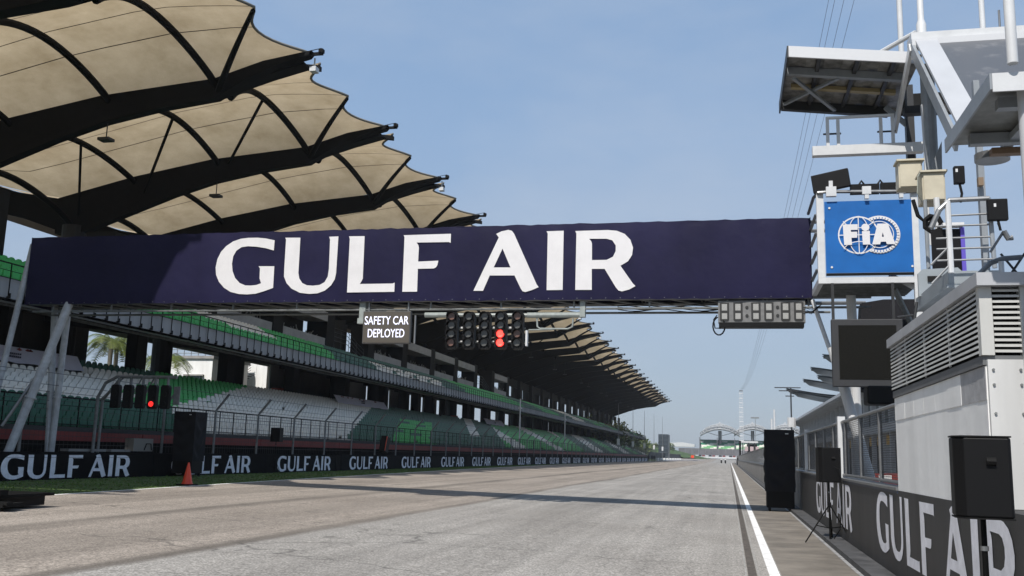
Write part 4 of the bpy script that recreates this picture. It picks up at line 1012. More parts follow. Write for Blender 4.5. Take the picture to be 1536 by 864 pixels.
b = MB(); b.box(TX0, TX1, 12.30, 12.33, 3.75, 3.93); b.box(TX0 - .03, TX1, 12.28, 12.30, 3.72, 3.76); b.box(TX0, TX0 + .02, 12.33, 14.4, 3.75, 3.93); b.box(TX0 - .03, TX0 - .002, 12.30, 14.4, 3.72, 3.76); b.box(TX0 + .02, TX1, 12.33, 14.4, 3.74, 3.76); b.build('tub', tm, tr_)
b = MB(); b.prism([(2.60, 3.9), (2.60, 4.22), (2.66, 4.28), (3.12, 4.30), (3.2, 4.22), (3.22, 3.9)], 14.0, 14.05, 'y'); b.build('tall_side', tm, tr_)
b = MB(); b.box(2.72, 2.98, 13.98, 13.995, 4.10, 4.18); b.build('hand_slot', dark_room, tr_)
bx = thing('backdrop_board', 'black panel with a purple edge standing behind the landing rails', 'panel', (3, 14.3, 4.3))
MB().box(2.86, 3.24, 14.3, 14.34, 4.25, 4.92).build('face', black_plastic, bx); MB().box(3.245, 3.30, 14.29, 14.35, 4.25, 4.94).build('purple_edge', mat('purple_edge', (.10, .07, .42), .5), bx)
MB().box(3.0, 3.28, 14.2, 14.36, 4.945, 4.99).build('white_clamp', white_cloth, bx)
def small_light(x, y, z, w, h, label, stem):
    t = thing('work_light', label, 'light', (x, y, z)); MB().box(x - w / 2, x + w / 2, y - .03, y + .05, z - h / 2, z + h / 2).build('head', black_plastic, t, bevel=.01)
    MB().tube([(x, y, z - h / 2), (x + .02, y, z - h / 2 - .12), (x, y, z - stem)], .015, 6).build('stem', rubber, t); MB().box(x - .045, x - .02, y - .036, y - .031, z + .03, z + .07).build('sticker', white_cloth, t)
small_light(2.745, 12, 5.05, .12, .22, 'small black lamp head upright on the landing rail against the sky', .34)
small_light(3.12, 11.9, 4.58, .22, .26, 'black flat lamp box hanging beside the pale column', .16)
o = MB().tube([(2.66, 10.5, 3.78), (2.80, 10.5, 4.0)], .014, 6).tube([(2.80, 10.5, 4.0), (2.84, 10.5, 3.92), (2.88, 10.5, 3.93)], .03, 8).build('clip_lamp', galv); tag(o, 'thin slanted rod with a small black knob beside the pale column', 'rod')
b = MB(); rl = random.Random(2)
for k in range(4): b.tube([(3.02 + .012 * k + .12 * cos(a * .9), 15.0 + .02 * k, 5.17 + .13 * sin(a * .9)) for a in range(8)], .03, 6)
b.tube([(2.8, 15.2, 5.6), (2.86, 15.2, 5.35), (3.0, 15.2, 5.2), (3.2, 15.1, 5.45)], .03, 6)
tag(b.build('cable_coil', rubber), 'coil of thick black cable hanging below the beige cabinets', 'cable')
b = MB(); b.tube([(3.2, 15.5, 5.7), (3.22, 15.5, 1.4)], .045, 8); tag(b.build('conduit', white_steel), 'white vertical conduit directly under the lower beige cabinet', 'pipe')
b = MB(); b.tube([(3.05, 15.6, 5.7), (3.07, 15.6, 1.4)], .03, 8); tag(b.build('conduit', grey_col), 'grey thinner conduit between the blue sign post and the white one', 'pipe')
b = MB(); b.tube([(2.5, 13.9, 3.62), (2.3, 13.95, 3.6)], .015, 6); b.tube([(2.55, 13.9, 3.8), (2.50, 13.9, 3.5), (2.53, 13.9, 3.2)], .02, 6); tag(b.build('conduit', dark_steel), 'short dark cable drooping left of the grey tub', 'cable')

# ------------------------------------------------------------------ covered racks and loudspeakers
def rack(loc, w, d, h, label, foot=.62):
    t = thing('covered_rack', label, 'equipment rack', loc); x, y, z0 = loc
    b = MB(); ny, nz = 14, 40
    # cloth shell with shallow folds on the front and the sides
    for (ax, s_) in (('f', -1), ('b', 1), ('l', -1), ('r', 1)):
        vs = []; fs = []
        for i in range(ny + 1):
            for j in range(nz + 1):
                u = i / ny; v = j / nz; fold = (.030 * sin(22 * v - 5.5 * abs(u - .5) + 1.3 * sin(5 * u)) + .02 * sin(9 * v + 7 * u)) * sin(pi * u) * min(1, 3 * sin(pi * v))
                if ax in 'fb': vs.append((x - w / 2 + w * u, y + s_ * (d / 2 + fold), z0 + foot + (h - foot) * v))
                else: vs.append((x + s_ * (w / 2 + fold), y - d / 2 + d * u, z0 + foot + (h - foot) * v))
        for i in range(ny):
            for j in range(nz): a = i * (nz + 1) + j; fs.append((a, a + 1, a + nz + 2, a + nz + 1))
        b.add(vs, fs)
    b.box(x - w / 2, x + w / 2, y - d / 2, y + d / 2, z0 + h - .002, z0 + h + .02); b.build('cloth_cover', black_cloth, t, smooth=True)
    MB().box(x - w / 2 + .03, x + w / 2 - .03, y - d / 2 + .03, y + d / 2 - .03, z0 + .12, z0 + foot).build('base_cabinet', black_plastic, t)
    for sx in (-1, 1):
        for sy in (-1, 1): MB().tube([(x + sx * (w / 2 - .12) - .03, y + sy * (d / 2 - .12), z0 + .06), (x + sx * (w / 2 - .12) + .03, y + sy * (d / 2 - .12), z0 + .06)], .06, 10).build('caster', rubber, t)
    MB().box(x + w / 2 - .28, x + w / 2 - .18, y - d / 2 - .035, y - d / 2 - .03, z0 + h - .12, z0 + h - .09).build('tag', white_cloth, t)
    return t
rack((1.56, 32.1, 0), .90, .80, 2.53, 'tall black cloth-covered rack on casters against the pit wall on the right')
rack((-21.95, 36.3, .27), .95, .9, 2.62, 'tall black cloth-covered rack standing before the left barrier beside the orange cone')
def pa_speaker(loc, w, h, d, zt, tripod, label, rot=0.0, handle=True, foot_r=.5, gz0=0.0):
    t = thing('loudspeaker', label, 'loudspeaker', loc); x, y, _ = loc; z0 = zt - h
    prof = [(-w / 2, d / 2), (-w / 2, -d / 2 + .09), (-w / 2 + .06, -d / 2), (w / 2 - .01, -d / 2), (w / 2, -d / 2 + .02), (w / 2, d / 2)]
    c_, s_ = cos(rot), sin(rot); prof = [(x + px * c_ - py * s_, y + px * s_ + py * c_) for px, py in prof]
    MB().prism(prof, z0, zt, 'z').build('cabinet', black_plastic, t, bevel=.012)
    def loc2(px, py): return (x + px * c_ - py * s_, y + px * s_ + py * c_)
    if handle:
        a = loc2(w * .05, -d / 2 - .002); b_ = loc2(w * .22, -d / 2 - .002)
        MB().tube([(a[0], a[1], z0 + h * .70), (b_[0], b_[1], z0 + h * .70)], .028, 8).build('handle_recess', rubber, t)
    pc = [loc2(px, py) for px, py in ((-w / 2 - .003, d / 2), (-w / 2 - .003, -d / 2 + .085), (-w / 2 + .055, -d / 2 - .003), (w / 2 + .002, -d / 2 - .003), (w / 2 + .002, d / 2))]
    MB().prism(pc, zt + .001, zt + .011, 'z').prism(pc, z0 - .011, z0 - .001, 'z').build('corner_trim', rubber, t)
    st = thing('speaker_stand', label.replace('loudspeaker', 'tripod stand') if False else 'black tripod stand holding up the ' + tripod, 'stand', (x, y, gz0))
    MB().tube([(x, y, gz0 + .08), (x, y, z0)], [.022, .018], 10).build('pole', black_steel, st)
    MB().tube([(x, y, gz0 + .72), (x, y, gz0 + .80)], .035, 10).build('collar', black_plastic, st)
    MB().tube([(x, y, z0 - .22), (x, y, z0 - .19)], .026, 10).build('clamp_ring', galv, st)
    for k in range(3):
        a = radians(200 + 120 * k); fxx, fyy = x + foot_r * cos(a), y + foot_r * sin(a)
        MB().tube([(x, y, gz0 + .76), (fxx, fyy, gz0 + .02)], .014, 6).build('leg', black_steel, st)
        MB().tube([(x, y, gz0 + .30), (x + foot_r * .55 * cos(a), y + foot_r * .55 * sin(a), gz0 + .35)], .010, 6).build('brace', black_steel, st)
    return t
pa_speaker((1.645, 7.05, 0), .345, .52, .30, 1.785, 'near loudspeaker at the right edge', 'black loudspeaker nearest the camera at the right edge before the white cabin', rot=-.10)
pa_speaker((1.93, 20.3, 0), .42, .66, .34, 1.86, 'loudspeaker before the pit wall lettering', 'black loudspeaker on a tripod before the pit wall near the covered rack', rot=.15, foot_r=.52)
pa_speaker((-22.15, 44.6, .27), .55, .68, .4, 2.50, 'loudspeaker before the left barrier', 'dark loudspeaker on a stand before the left barrier lettering', handle=False, gz0=.27)
o = MB().tube([(2.0, 20.2, 1.5), (2.12, 20.0, 1.45), (2.14, 20.0, .9), (2.10, 20.1, .3), (2.0, 20.3, .1)], .010, 6).build('speaker_cable', rubber); tag(o, 'thin black cable hanging from the tripod loudspeaker by the pit wall', 'cable')
o = MB().tube([(1.92, 7.05, 1.42), (2.03, 7.05, 1.40), (2.06, 7.0, 1.25), (2.07, 7.0, .6)], .008, 6).build('speaker_cable', rubber); tag(o, 'grey cable looping from the right side of the nearest loudspeaker', 'cable')
b = MB(); b.prism([(1.5, .02), (2.2, .02)] if False else [(61.2, 1.5), (61.9, 1.35), (62.3, 2.3), (61.6, 2.5)], -22.9, -22.5, 'x'); tag(b.build('tilted_monitor', black_plastic), 'black tilted screen standing on the left barrier among the fence posts', 'monitor')
b = MB(); b.bar((-22.48, 61.22, 1.52), (-22.48, 61.58, 2.45), .03, .05); tag(b.build('orange_strip', orange), 'thin orange strip on the edge of the tilted screen at the left barrier', 'strip')

# ------------------------------------------------------------------ cone, trailer, repeater lights, cabinets on the left
cn = thing('traffic_cone', 'orange traffic cone on the grass by the left white line', 'traffic cone', (-17.85, 29.6, .215))
cx_, cy_, c0 = -17.85, 29.6, .215
MB().box(cx_ - .26, cx_ + .26, cy_ - .26, cy_ + .26, c0, c0 + .05).build('base', rubber, cn, bevel=.01)
MB().tube([(cx_, cy_, c0 + .05), (cx_, cy_, c0 + .10), (cx_, cy_, c0 + .72), (cx_, cy_, c0 + .76)], [.19, .165, .035, .025], 24).build('cone_body', orange, cn, smooth=True)
tl = thing('low_trailer', 'edge of a low black flat trailer at the lower left corner', 'trailer', (-15, 17.3, .2))
MB().box(-18, -14.25, 16.6, 18.4, .42, .48).build('deck', black_steel, tl); MB().box(-18, -14.4, 16.65, 18.3, .22, .415).build('frame', black_plastic, tl)
MB().box(-14.45, -14.0, 16.6, 17.2, .25, .33).box(-14.48, -14.2, 16.7, 16.95, .485, .58).box(-14.3, -13.93, 16.62, 16.8, .30, .36).build('bracket', rubber, tl)
b = MB()
for k in range(5): b.bar((-14.35 + .07 * k, 16.65, .26), (-14.37 + .07 * k, 16.62, .16 + .03 * (k % 2)), .03, .02)
b.build('bristles', rubber, tl)
for x in (-15.5, -17): MB().tube([(x, 16.75, .19 + gz(x) * 0 + .2), (x, 16.95, .39)], .19, 16).build('wheel', rubber, tl)
RY = 31.0; SC = RY / 28.4
def zz(z): return 1.6 + (z - 1.6) * SC
rf = thing('light_post', 'grey angled post and arm holding the row of black lights behind the left barrier', 'post', (-22.6, RY, .3))
MB().tube([(-22.62, RY, .3), (-22.62, RY, 3.2), (-22.35, RY, 3.72), (-21.9, RY, 3.95), (-19.45, RY, 3.95)], .06, 8).build('post', galv_dull, rf)
MB().tube([(-22.5, RY, 3.1), (-21.6, RY, 3.95)], .03, 6).tube([(-20.8, RY + .1, 3.2), (-20.45, RY + .1, 3.9)], .03, 6).tube([(-21.3, RY + .1, 3.2), (-20.95, RY + .1, 3.9)], .025, 6).build('stay', galv_dull, rf)
MB().box(-19.52, -19.28, RY - .02, RY + .02, zz(2.85), zz(3.45)).build('grey_plate', galv, rf)
lab5 = ['leftmost of the five black repeater lights', 'second from left of the five black repeater lights', 'middle one of the five black repeater lights', 'black repeater light with a glowing red lower lamp', 'rightmost black repeater light, next to the grey plate']
for k in range(5):
    X = -21.78 + k * .505
    t = thing('repeater_light', lab5[k] + ' over the left barrier' if k != 3 else lab5[k] + ' over the left barrier', 'signal light', (X, RY, 2.7), 'repeater lights over the left barrier')
    z0, z1 = zz(2.70), zz(3.48)
    MB().prism([(X - .17, z0 + .05), (X - .12, z0), (X + .12, z0), (X + .17, z0 + .05), (X + .17, z1 - .07), (X + .12, z1), (X - .12, z1), (X - .17, z1 - .07)], RY - .22, RY - .05, 'y').build('housing', black_plastic, t)
    for q in range(2):
        z = z0 + .17 + q * .36
        MB().tube([(X, RY - .222, z), (X, RY - .24, z)], .095, 16).build('lamp', lamp_red if (k == 3 and q == 0) else black_plastic, t)
    MB().box(X - .02, X + .02, RY - .1, RY + .02, z1, 3.95).build('hanger', galv_dull, t)
cc = thing('control_cabinet', 'small grey-beige cabinet just behind the left barrier beside the covered rack', 'cabinet', (-22.9, 34, 1.2))
MB().box(-23.1, -22.72, 33.6, 34.9, 1.25, 1.75).build('body', mat('dull_beige', (.20, .19, .17), .6), cc); MB().tube([(-22.7, 34.3, 1.3), (-22.68, 34.4, 1.55), (-22.68, 34.7, 1.55), (-22.7, 34.8, 1.3)], .02, 6).build('handle_loop', rubber, cc)
for ya, yb_, lb_ in ((29.8, 31.9, 'flat grey slab lying on the left barrier under the repeater lights'), (32.2, 33.4, 'narrow pale slab on the left barrier beside the grey-beige cabinet')):
    tag(MB().box(-23.05, -22.7, ya, yb_, 1.22, 1.31).build('flat_slab', mat('slab_grey', (.22, .22, .21), .7, var=.2)), lb_, 'slab')
# sponsor cloths draped in the stand
def drape(x, ya, yb_, z0, z1, label):
    t = thing('draped_banner', label, 'banner', (x, ya, z0)); b = MB(); vs = []; fs = []
    n = 16
    for i in range(n + 1):
        y = ya + (yb_ - ya) * i / n
        for (dx, z) in ((0, z0 + .03 * sin(i * 2.1)), (-.25, (z0 + z1) / 2), (-.5, z1)): vs.append((x + dx + .02 * sin(i * 1.3), y, z))
    for i in range(n):
        for j in range(2): fs.append((i * 3 + j, (i + 1) * 3 + j, (i + 1) * 3 + j + 1, i * 3 + j + 1))
    b.add(vs, fs); b.build('cloth', mat('pale_lilac_cloth', (.72, .70, .80), .8, var=.06), t)
    rd = random.Random(int(ya)); b = MB()
    for k in range(9):
        b = MB(); y = ya + rd.random() * (yb_ - ya - .5); b.prism([(y, z1 - .10), (y + .18, z1 - .02), (y + .38, z1 - .12), (y + .2, z1 - .17)], x - .42, x - .40, 'x'); b.build('red_print', red_paint, t)
    b = MB(); yc = ya + (yb_ - ya) * .45
    for k in range(7): b.box(x - .12, x - .10, yc + k * .13, yc + k * .13 + .09, z0 + .38, z0 + .46); b.box(x - .12, x - .10, yc + k * .13, yc + k * .13 + .09, z0 + .24, z0 + .32)
    b.build('dark_print', mat('dark_print', (.05, .05, .09), .7), t)
    return t
drape(-32.5, 33.5, 43.2, 5.12, 5.90, 'pale lilac banner with red trim over the seats at far left')
drape(-32.9, 77.5, 90.0, 5.45, 6.15, 'pale lilac banner draped over the stand above the dark green seats')
drape(-32.9, 130, 141, 5.45, 6.25, 'pale lilac banner draped farther along the stand above bright green seats')
for y, lbl in ((72.5, 'orange-red bin standing at the back of the lower tier near the white building'), (125, 'orange-red bin at the back of the lower tier beyond the second banner')):
    tag(MB().tube([(-36.2, y, 5.43), (-36.2, y, 6.3)], [.42, .5], 14).build('orange_bin', mat('orange_red_plastic', (.45, .06, .02), .5)), lbl, 'bin')

# ------------------------------------------------------------------ outside, beyond the grandstand
cl = thing('clubhouse', 'white flat-roofed building seen through the stand with a small barred window', 'building', (-58, 95, 0))
MB().box(-62.5, -55.4, 95, 103, 0, 10.9).build('wall', white_wall, cl); MB().box(-62.7, -55.2, 94.8, 103.2, 10.901, 11.2).build('roof_edge', concrete, cl)
b = MB()
for z in (11.5, 11.9, 12.3): b.tube([(-62.5, 94.9, z), (-55.4, 94.9, z)], .04, 5)
for k in range(9): b.tube([(-62.4 + k * .87, 94.9, 11.2), (-62.4 + k * .87, 94.9, 12.3)], .04, 5)
b.build('roof_railing', galv, cl)
MB().box(-58.4, -56.6, 94.93, 94.995, 7.7, 9.0).build('window', tglass, cl)
for k in range(5): MB().box(-58.35 + k * .4, -58.31 + k * .4, 94.88, 94.92, 7.7, 9.0).build('window_bar', galv, cl)
MB().box(-58.7, -56.3, 94.7, 94.998, 9.001, 9.15).build('window_hood', concrete, cl)
cl2 = thing('clubhouse_annex', 'white panelled annex building seen between the dark stand columns', 'building', (-55, 104, 0))
for k in range(4): MB().box(-59 + k * 1.4, -57.63 + k * 1.4, 104, 112, 0, 11.6).build('wall_panel', white_wall, cl2)
sr = thing('outside_stair', 'grey outside stair with sloping railing before the white annex', 'stair', (-57, 102, 5))
b = MB()
for k in range(12): b.box(-58.6 + k * .3, -58.25 + k * .3, 103.2, 103.8, 7.6 + k * .2, 7.7 + k * .2)
b.build('tread', dark_steel, sr)
for z in (.5, .8, 1.1, 1.4): MB().tube([(-58.6, 103.2, 7.6 + z), (-55.1, 103.2, 9.9 + z)], .03, 5).build('rail', dark_steel, sr)
leaf_y = mat('palm_leaf', (.10, .13, .02), .6, var=.4, vscale=1.5); trunk_m = mat('palm_trunk', (.22, .20, .16), .9, var=.3)
def palm(x, y, h, label, s=1.0, seed=1):
    t = thing('palm_tree', label, 'palm tree', (x, y, 0), 'palm trees behind the stand'); r = random.Random(seed)
    MB().tube([(x, y, 0), (x + .15, y, h * .5), (x, y + .1, h)], [.30, .22, .20], 10).build('trunk', trunk_m, t)
    b = MB()
    for k in range(18):
        a = 2 * pi * k / 18 + r.uniform(-.15, .15); L_ = (2.9 + r.random()) * s; el = r.uniform(.1, 1.0); pts = []
        for j in range(9):
            u = j / 8; rr = L_ * u * (1 - .15 * u); pts.append(Vector((x + rr * cos(a), y + rr * sin(a), h + L_ * (el * u - 1.15 * u * u * (.6 + .3 * el)))))
        side = Vector((-sin(a), cos(a), 0))
        for j in range(1, 8):
            for sgn in (-1, 1):
                for q in range(3):
                    p = pts[j].lerp(pts[j + 1], q / 3); ln = .75 * s * sin(pi * (j + q / 3) / 9) + .12; tip = p + side * sgn * ln + Vector((cos(a) * .2, sin(a) * .2, -.35 * ln - r.random() * .15)); d = (pts[j + 1] - pts[j]) * .22
                    b.add([p, p + d, tip], [(0, 1, 2)])
        b.tube(pts, .03, 4, cap=False)
    b.build('fronds', leaf_y, t)
palm(-58, 81.5, 11.0, 'palm tree seen left of the first wide dark column under the stand', 1.0, 1); palm(-56.5, 78.5, 10.9, 'smaller palm tree further left behind the stand, beside a leaning one', .8, 2); palm(-57, 88.5, 10.2, 'palm tree directly left of the white clubhouse', 1.0, 3)
b = MB(); b.prism([(70, 6), (92, 6), (92, 9.6), (84, 10.8), (76, 9.2), (70, 9.6)], -76, -68, 'x'); tag(b.build('thatched_roof', mat('brown_thatch', (.19, .14, .09), .9, var=.3, vscale=.6)), 'brown sloping roof behind the palm trees beyond the stand', 'roof')

# ------------------------------------------------------------------ trees, sheds and masts past the stand
leafm = [mat('tree_leaf', (.055, .085, .022), .7, var=.35, vscale=.6), mat('tree_leaf_lit', (.11, .13, .035), .7, var=.35, vscale=.6), mat('tree_leaf_shaded', (.025, .045, .015), .7)]
barkm = mat('bark', (.10, .08, .06), .9)
def tree(x, y, h, w, label, seed, n=700, ls=1.0, z0=-.3):
    t = thing('leafy_tree', label, 'tree', (x, y, z0), 'trees beyond the end of the grandstand'); r = random.Random(seed)
    b = MB(); b.tube([(x, y, z0), (x + .2, y, z0 + h * .35), (x, y, z0 + h * .7)], [.35, .26, .12], 7)
    for k in range(5):
        a = r.random() * 6.28; b.tube([(x, y, z0 + h * (.3 + .07 * k)), (x + cos(a) * w * .35, y + sin(a) * w * .35, z0 + h * (.55 + .08 * k))], [.13, .05], 5)
    b.build('trunk', barkm, t)
    b = MB(); cl_ = [(r.uniform(-.36, .36) * w, r.uniform(-.36, .36) * w, h * r.uniform(.38, .88), r.uniform(.16, .30) * w) for _ in range(13)]
    for k in range(n):
        c = cl_[k % 13]; d = Vector((r.gauss(0, 1), r.gauss(0, 1), r.gauss(0, .8))).normalized() * c[3] * (.55 + .5 * r.random()); p = Vector((x + c[0], y + c[1], z0 + c[2])) + d
        e1 = Vector((r.gauss(0, 1), r.gauss(0, 1), r.gauss(0, 1))).normalized() * .42 * ls; e2 = e1.orthogonal().normalized() * .30 * ls
        b.add([p - e1, p + e2, p + e1, p - e2], [(0, 1, 2, 3)], 0 if r.random() < .5 else (1 if d.z > 0 else 2))  # light put into leaf colour: lit on clump tops, shaded below
    b.build('crown', leafm, t)
names = ['dense', 'loose', 'rounded', 'tall', 'broad']
rt = random.Random(21)
tl_ = [(-31, 262, 8.0), (-34, 274, 9.0), (-38, 250, 9.5), (-33, 292, 9.5), (-36, 306, 10.5), (-33, 318, 8.5), (-37, 330, 10.0), (-34, 345, 8.5), (-38, 362, 9.5), (-34, 378, 8.0), (-39, 395, 9.0), (-36, 415, 7.5)]
desc = ['nearest the end of the stand, beside the white building', 'second beyond the end of the stand', 'behind the first masts', 'between the first two masts', 'with a rounded top between the masts', 'just right of the second mast', 'behind the second mast', 'left of the dark block building', 'in front of the dark block building', 'right under the dark block building', 'right of the dark block building', 'last and lowest of the row towards the corner']
for k, (x, y, h) in enumerate(tl_): tree(x, y, h * 1.22, h * 1.05, names[k % 5] + ' green tree ' + desc[k], 30 + k, 650, 1.0)
# hill by the corner
struct_h = MB(); vs = []; fs = []
nx, ny = 24, 8
for j in range(ny + 1):
    for i in range(nx + 1):
        x = -95 + i * 3.5; y = 560 + j * 12; u = (x + 55) / 42; v = (y - 600) / 45; vs.append((x, y, max(-.4, 10.2 * math.exp(-u * u * 1.6 - v * v)) - .3 + .4 * sin(x * .7) * sin(y * .3)))
for j in range(ny):
    for i in range(nx): a = j * (nx + 1) + i; fs.append((a, a + 1, a + nx + 2, a + nx + 1))
struct_h.add(vs, fs); h_ = struct_h.build('grass_bank', mat('bank_grass', (.045, .085, .02), .9, var=.5, vscale=.25), smooth=True); struct(h_)
for k in range(3): tree(-47 + k * 5.4, 575 + (k % 3) * 6, 6.5 + (k % 3), 8, ('low bush-like tree on the bank, number from the left: ' if False else ['leftmost', 'middle', 'rightmost'][k] + ' tree on the green bank left of the far stand'), 80 + k, 260, 1.6, z0=2.0)
# white chimney-like building and block
wb_ = thing('white_building', 'small white building with rooftop stacks beyond the end of the stand', 'building', (-31.5, 300, 0))
MB().box(-36, -31.0, 296, 304, 0, 8.0).build('wall', white_wall, wb_)
for k, x in enumerate((-34.5, -33.3, -32.2)): MB().box(x, x + .5, 299, 300, 8.0, 9.6 + .4 * (k % 2)).build('roof_stack', white_wall, wb_)
db = thing('dark_block', 'tall dark glass block building far behind the trees', 'building', (-25, 420, 0))
for k in range(2): MB().box(-29.8 + k * 2.15, -27.75 + k * 2.15, 420, 432, 0, 11.2).build('facade_bay', mat('dark_blue_facade', (.03, .04, .05), .4), db)
for k in range(6): MB().box(-29.8, -25.5, 419.9, 419.95, 1.5 + k * 1.75, 1.9 + k * 1.75).build('floor_band', mat('blue_grey_band', (.055, .07, .085), .5), db)
ob = thing('office_building', 'low dark blue and white building on the horizon left of the far stand', 'building', (-48, 640, 0))
MB().box(-60, -42, 640, 660, 0, 8.5).build('wall', mat('dark_blue_facade', (.03, .04, .05)), ob); b = MB(); b.prism([(-44, 8.51), (-22, 8.51), (-22, 10.2), (-30, 11.4), (-44, 10.4)], 642, 655, 'y'); b.build('white_roof', white_steel, ob)
for k, (x, y, h) in enumerate(((-26.0, 200, 13.5), (-26.0, 232, 14.0), (-26.0, 268, 15.0), (-26.0, 305, 15.8), (-26.0, 345, 16.6), (-26.0, 390, 17.6))):
    t = thing('light_mast', ['first and nearest', 'second', 'third', 'fourth', 'fifth', 'last and farthest'][k] + ' of the thin grey masts past the end of the stand', 'mast', (x, y, 0), 'thin masts past the end of the stand') if k > 0 else None
    if k == 0: continue
    MB().tube([(x, y, 0), (x, y, h * .5), (x, y, h)], [.10, .08, .04], 6).build('shaft', galv, t); MB().box(x - .3, x + .3, y - .25, y + .25, 4.0, 5.6).build('equipment_box', white_steel, t)
# thin poles in front of the stand
for y, zt, lb_ in ((118, 8.3, 'thin white pole with a marker cross standing before the stand at mid distance'), (152, 8.2, 'thin pale pole farther along before the stand')):
    tag(MB().tube([(-25.6, y, .5), (-25.6, y, zt)], .09, 6).box(-25.8, -25.4, y - .35, y + .35, zt - 1.2, zt - 1.1).build('thin_pole', white_steel), lb_, 'pole')
# far end barriers
fb_ = thing('far_barrier', 'long grey screened fence across the far end below the green and white stand', 'fence', (-5, 600, 0))
for k in range(14): MB().box(-30 + k * 4, -26.1 + k * 4, 596, 596.4, 3.4, 7.3).build('screen_panel', mat('grey_screen', (.13, .13, .14), .8, var=.2, vscale=.4), fb_)
rc = [red_paint, mat('white_tyre_wall', (.5, .5, .5), .7), black_plastic]
for k in range(26): MB().box(-28 + k * 2, -26.4 + k * 2, 594.5, 595.2, 2.4, 3.35).build('tyre_stack', rc[k % 3], fb_)
MB().box(-30, 26, 592, 592.5, 1.6, 2.5).build('white_kerb', white_steel, fb_)
lf = thing('left_corner_barrier', 'dark curved fence leading from the left barrier to the far corner', 'fence', (-24, 300, 0))
for k in range(30):
    t = k / 30; y0 = 330 + 260 * t; x0 = -26.5 - 1.0 * sin(t * 2.2); y1 = 330 + 260 * (k + 1) / 30; x1 = -26.5 - 1.0 * sin((k + 1) / 30 * 2.2)
    MB().bar((x0, y0, 2.1), (x1, y1 - .3, 2.1), .2, 2.2).build('screen_panel', mat('dark_screen', (.04, .042, .045), .8, var=.2, vscale=.4), lf)
for k in range(9):
    tag(MB().box(-23.4 + k * .25, -22.6 + k * .25, 318 + k * 14, 321 + k * 14, .27, 1.2).build('white_block', white_steel), ['nearest', 'second', 'third', 'fourth', 'fifth', 'sixth', 'seventh', 'eighth', 'farthest'][k] + ' white barrier block on the left where the track bends', 'barrier block', 'white blocks where the track bends')
tag(MB().box(-19.8, -18.2, 520, 522, 1.4, 2.8).build('orange_marker_wall', orange), 'small bright orange barrier section at the far corner', 'barrier')
b = MB(); pts = [(-22.4, 330), (-19.5, 400), (-16.5, 450), (-13.5, 500), (-10, 540), (0, 560), (20, 565)]
for (xa, ya), (xb, yb_) in zip(pts, pts[1:]): b.bar((xa, ya, .50), (xb, yb_, .50), 1.2, .25)
struct(b.build('corner_kerb', mat('kerb_white', (.7, .7, .7), .6)))
# people by the left barrier at the far end, small
skin = mat('skin', (.30, .17, .11), .6); darkwear = mat('dark_clothing', (.02, .02, .025), .8)
def person(x, y, label, seed, z0=.25):
    t = thing('person', label, 'person', (x, y, z0)); r = random.Random(seed); h = 1.72
    me = bpy.data.meshes.new('body'); hip = .92
    V = [(0, 0, hip), (0, 0, 1.18), (0, 0, 1.42), (0, 0, 1.5), (0, 0, 1.60), (0, 0, 1.70), (-.09, 0, .88), (-.11, r.uniform(-.1, .1), .48), (-.12, 0, .08), (-.12, -.12, .04), (.09, 0, .88), (.11, r.uniform(-.1, .1), .48), (.12, 0, .08), (.12, -.12, .04), (-.19, 0, 1.40), (-.25, .02, 1.12), (-.24, -.06, .86), (.19, 0, 1.40), (.25, .02, 1.12), (.22, -.08, .88)]
    E = [(0, 1), (1, 2), (2, 3), (3, 4), (4, 5), (0, 6), (6, 7), (7, 8), (8, 9), (0, 10), (10, 11), (11, 12), (12, 13), (2, 14), (14, 15), (15, 16), (2, 17), (17, 18), (18, 19)]
    rd = [.15, .15, .16, .06, .10, .09, .10, .07, .05, .045, .10, .07, .05, .045, .07, .05, .035, .07, .05, .035]
    me.from_pydata([(x + a, y + b_, z0 + c) for a, b_, c in V], E, []); o = bpy.data.objects.new('body', me); COL.objects.link(o)
    sk = o.modifiers.new('skin', 'SKIN'); sv_ = me.skin_vertices.new() if not me.skin_vertices else None
    for i, v in enumerate(me.skin_vertices[0].data): v.radius = (rd[i], rd[i]); 
    me.skin_vertices[0].data[0].use_root = True
    me.materials.append(darkwear); attach(o, t); MB().tube([(x, y, z0 + 1.56), (x, y, z0 + 1.64), (x, y, z0 + 1.70)], [.085, .10, .07], 10).build('face', skin, t)
for k, (x, y) in enumerate(((-21.2, 262), (-20.4, 264), (-19.6, 261))):
    person(x, y, ['dark-clothed person, leftmost of three standing far down by the left barrier', 'dark-clothed person in the middle of three far down by the left barrier', 'dark-clothed person, rightmost of three far down by the left barrier'][k], k)
for k, (x, y) in enumerate(((-2.6, 332), (-1.3, 330))):
    t = thing('marker_post', ['left', 'right'][k] + ' one of two short dark marker posts far down the track', 'marker', (x, y, 0), 'marker posts far down the track')
    MB().box(x - .25, x + .25, y, y + .2, 0, 1.1).build('post', black_plastic, t); MB().box(x - .3, x + .3, y - .02, y - .002, 1.1, 1.4).build('board', white_cloth, t)

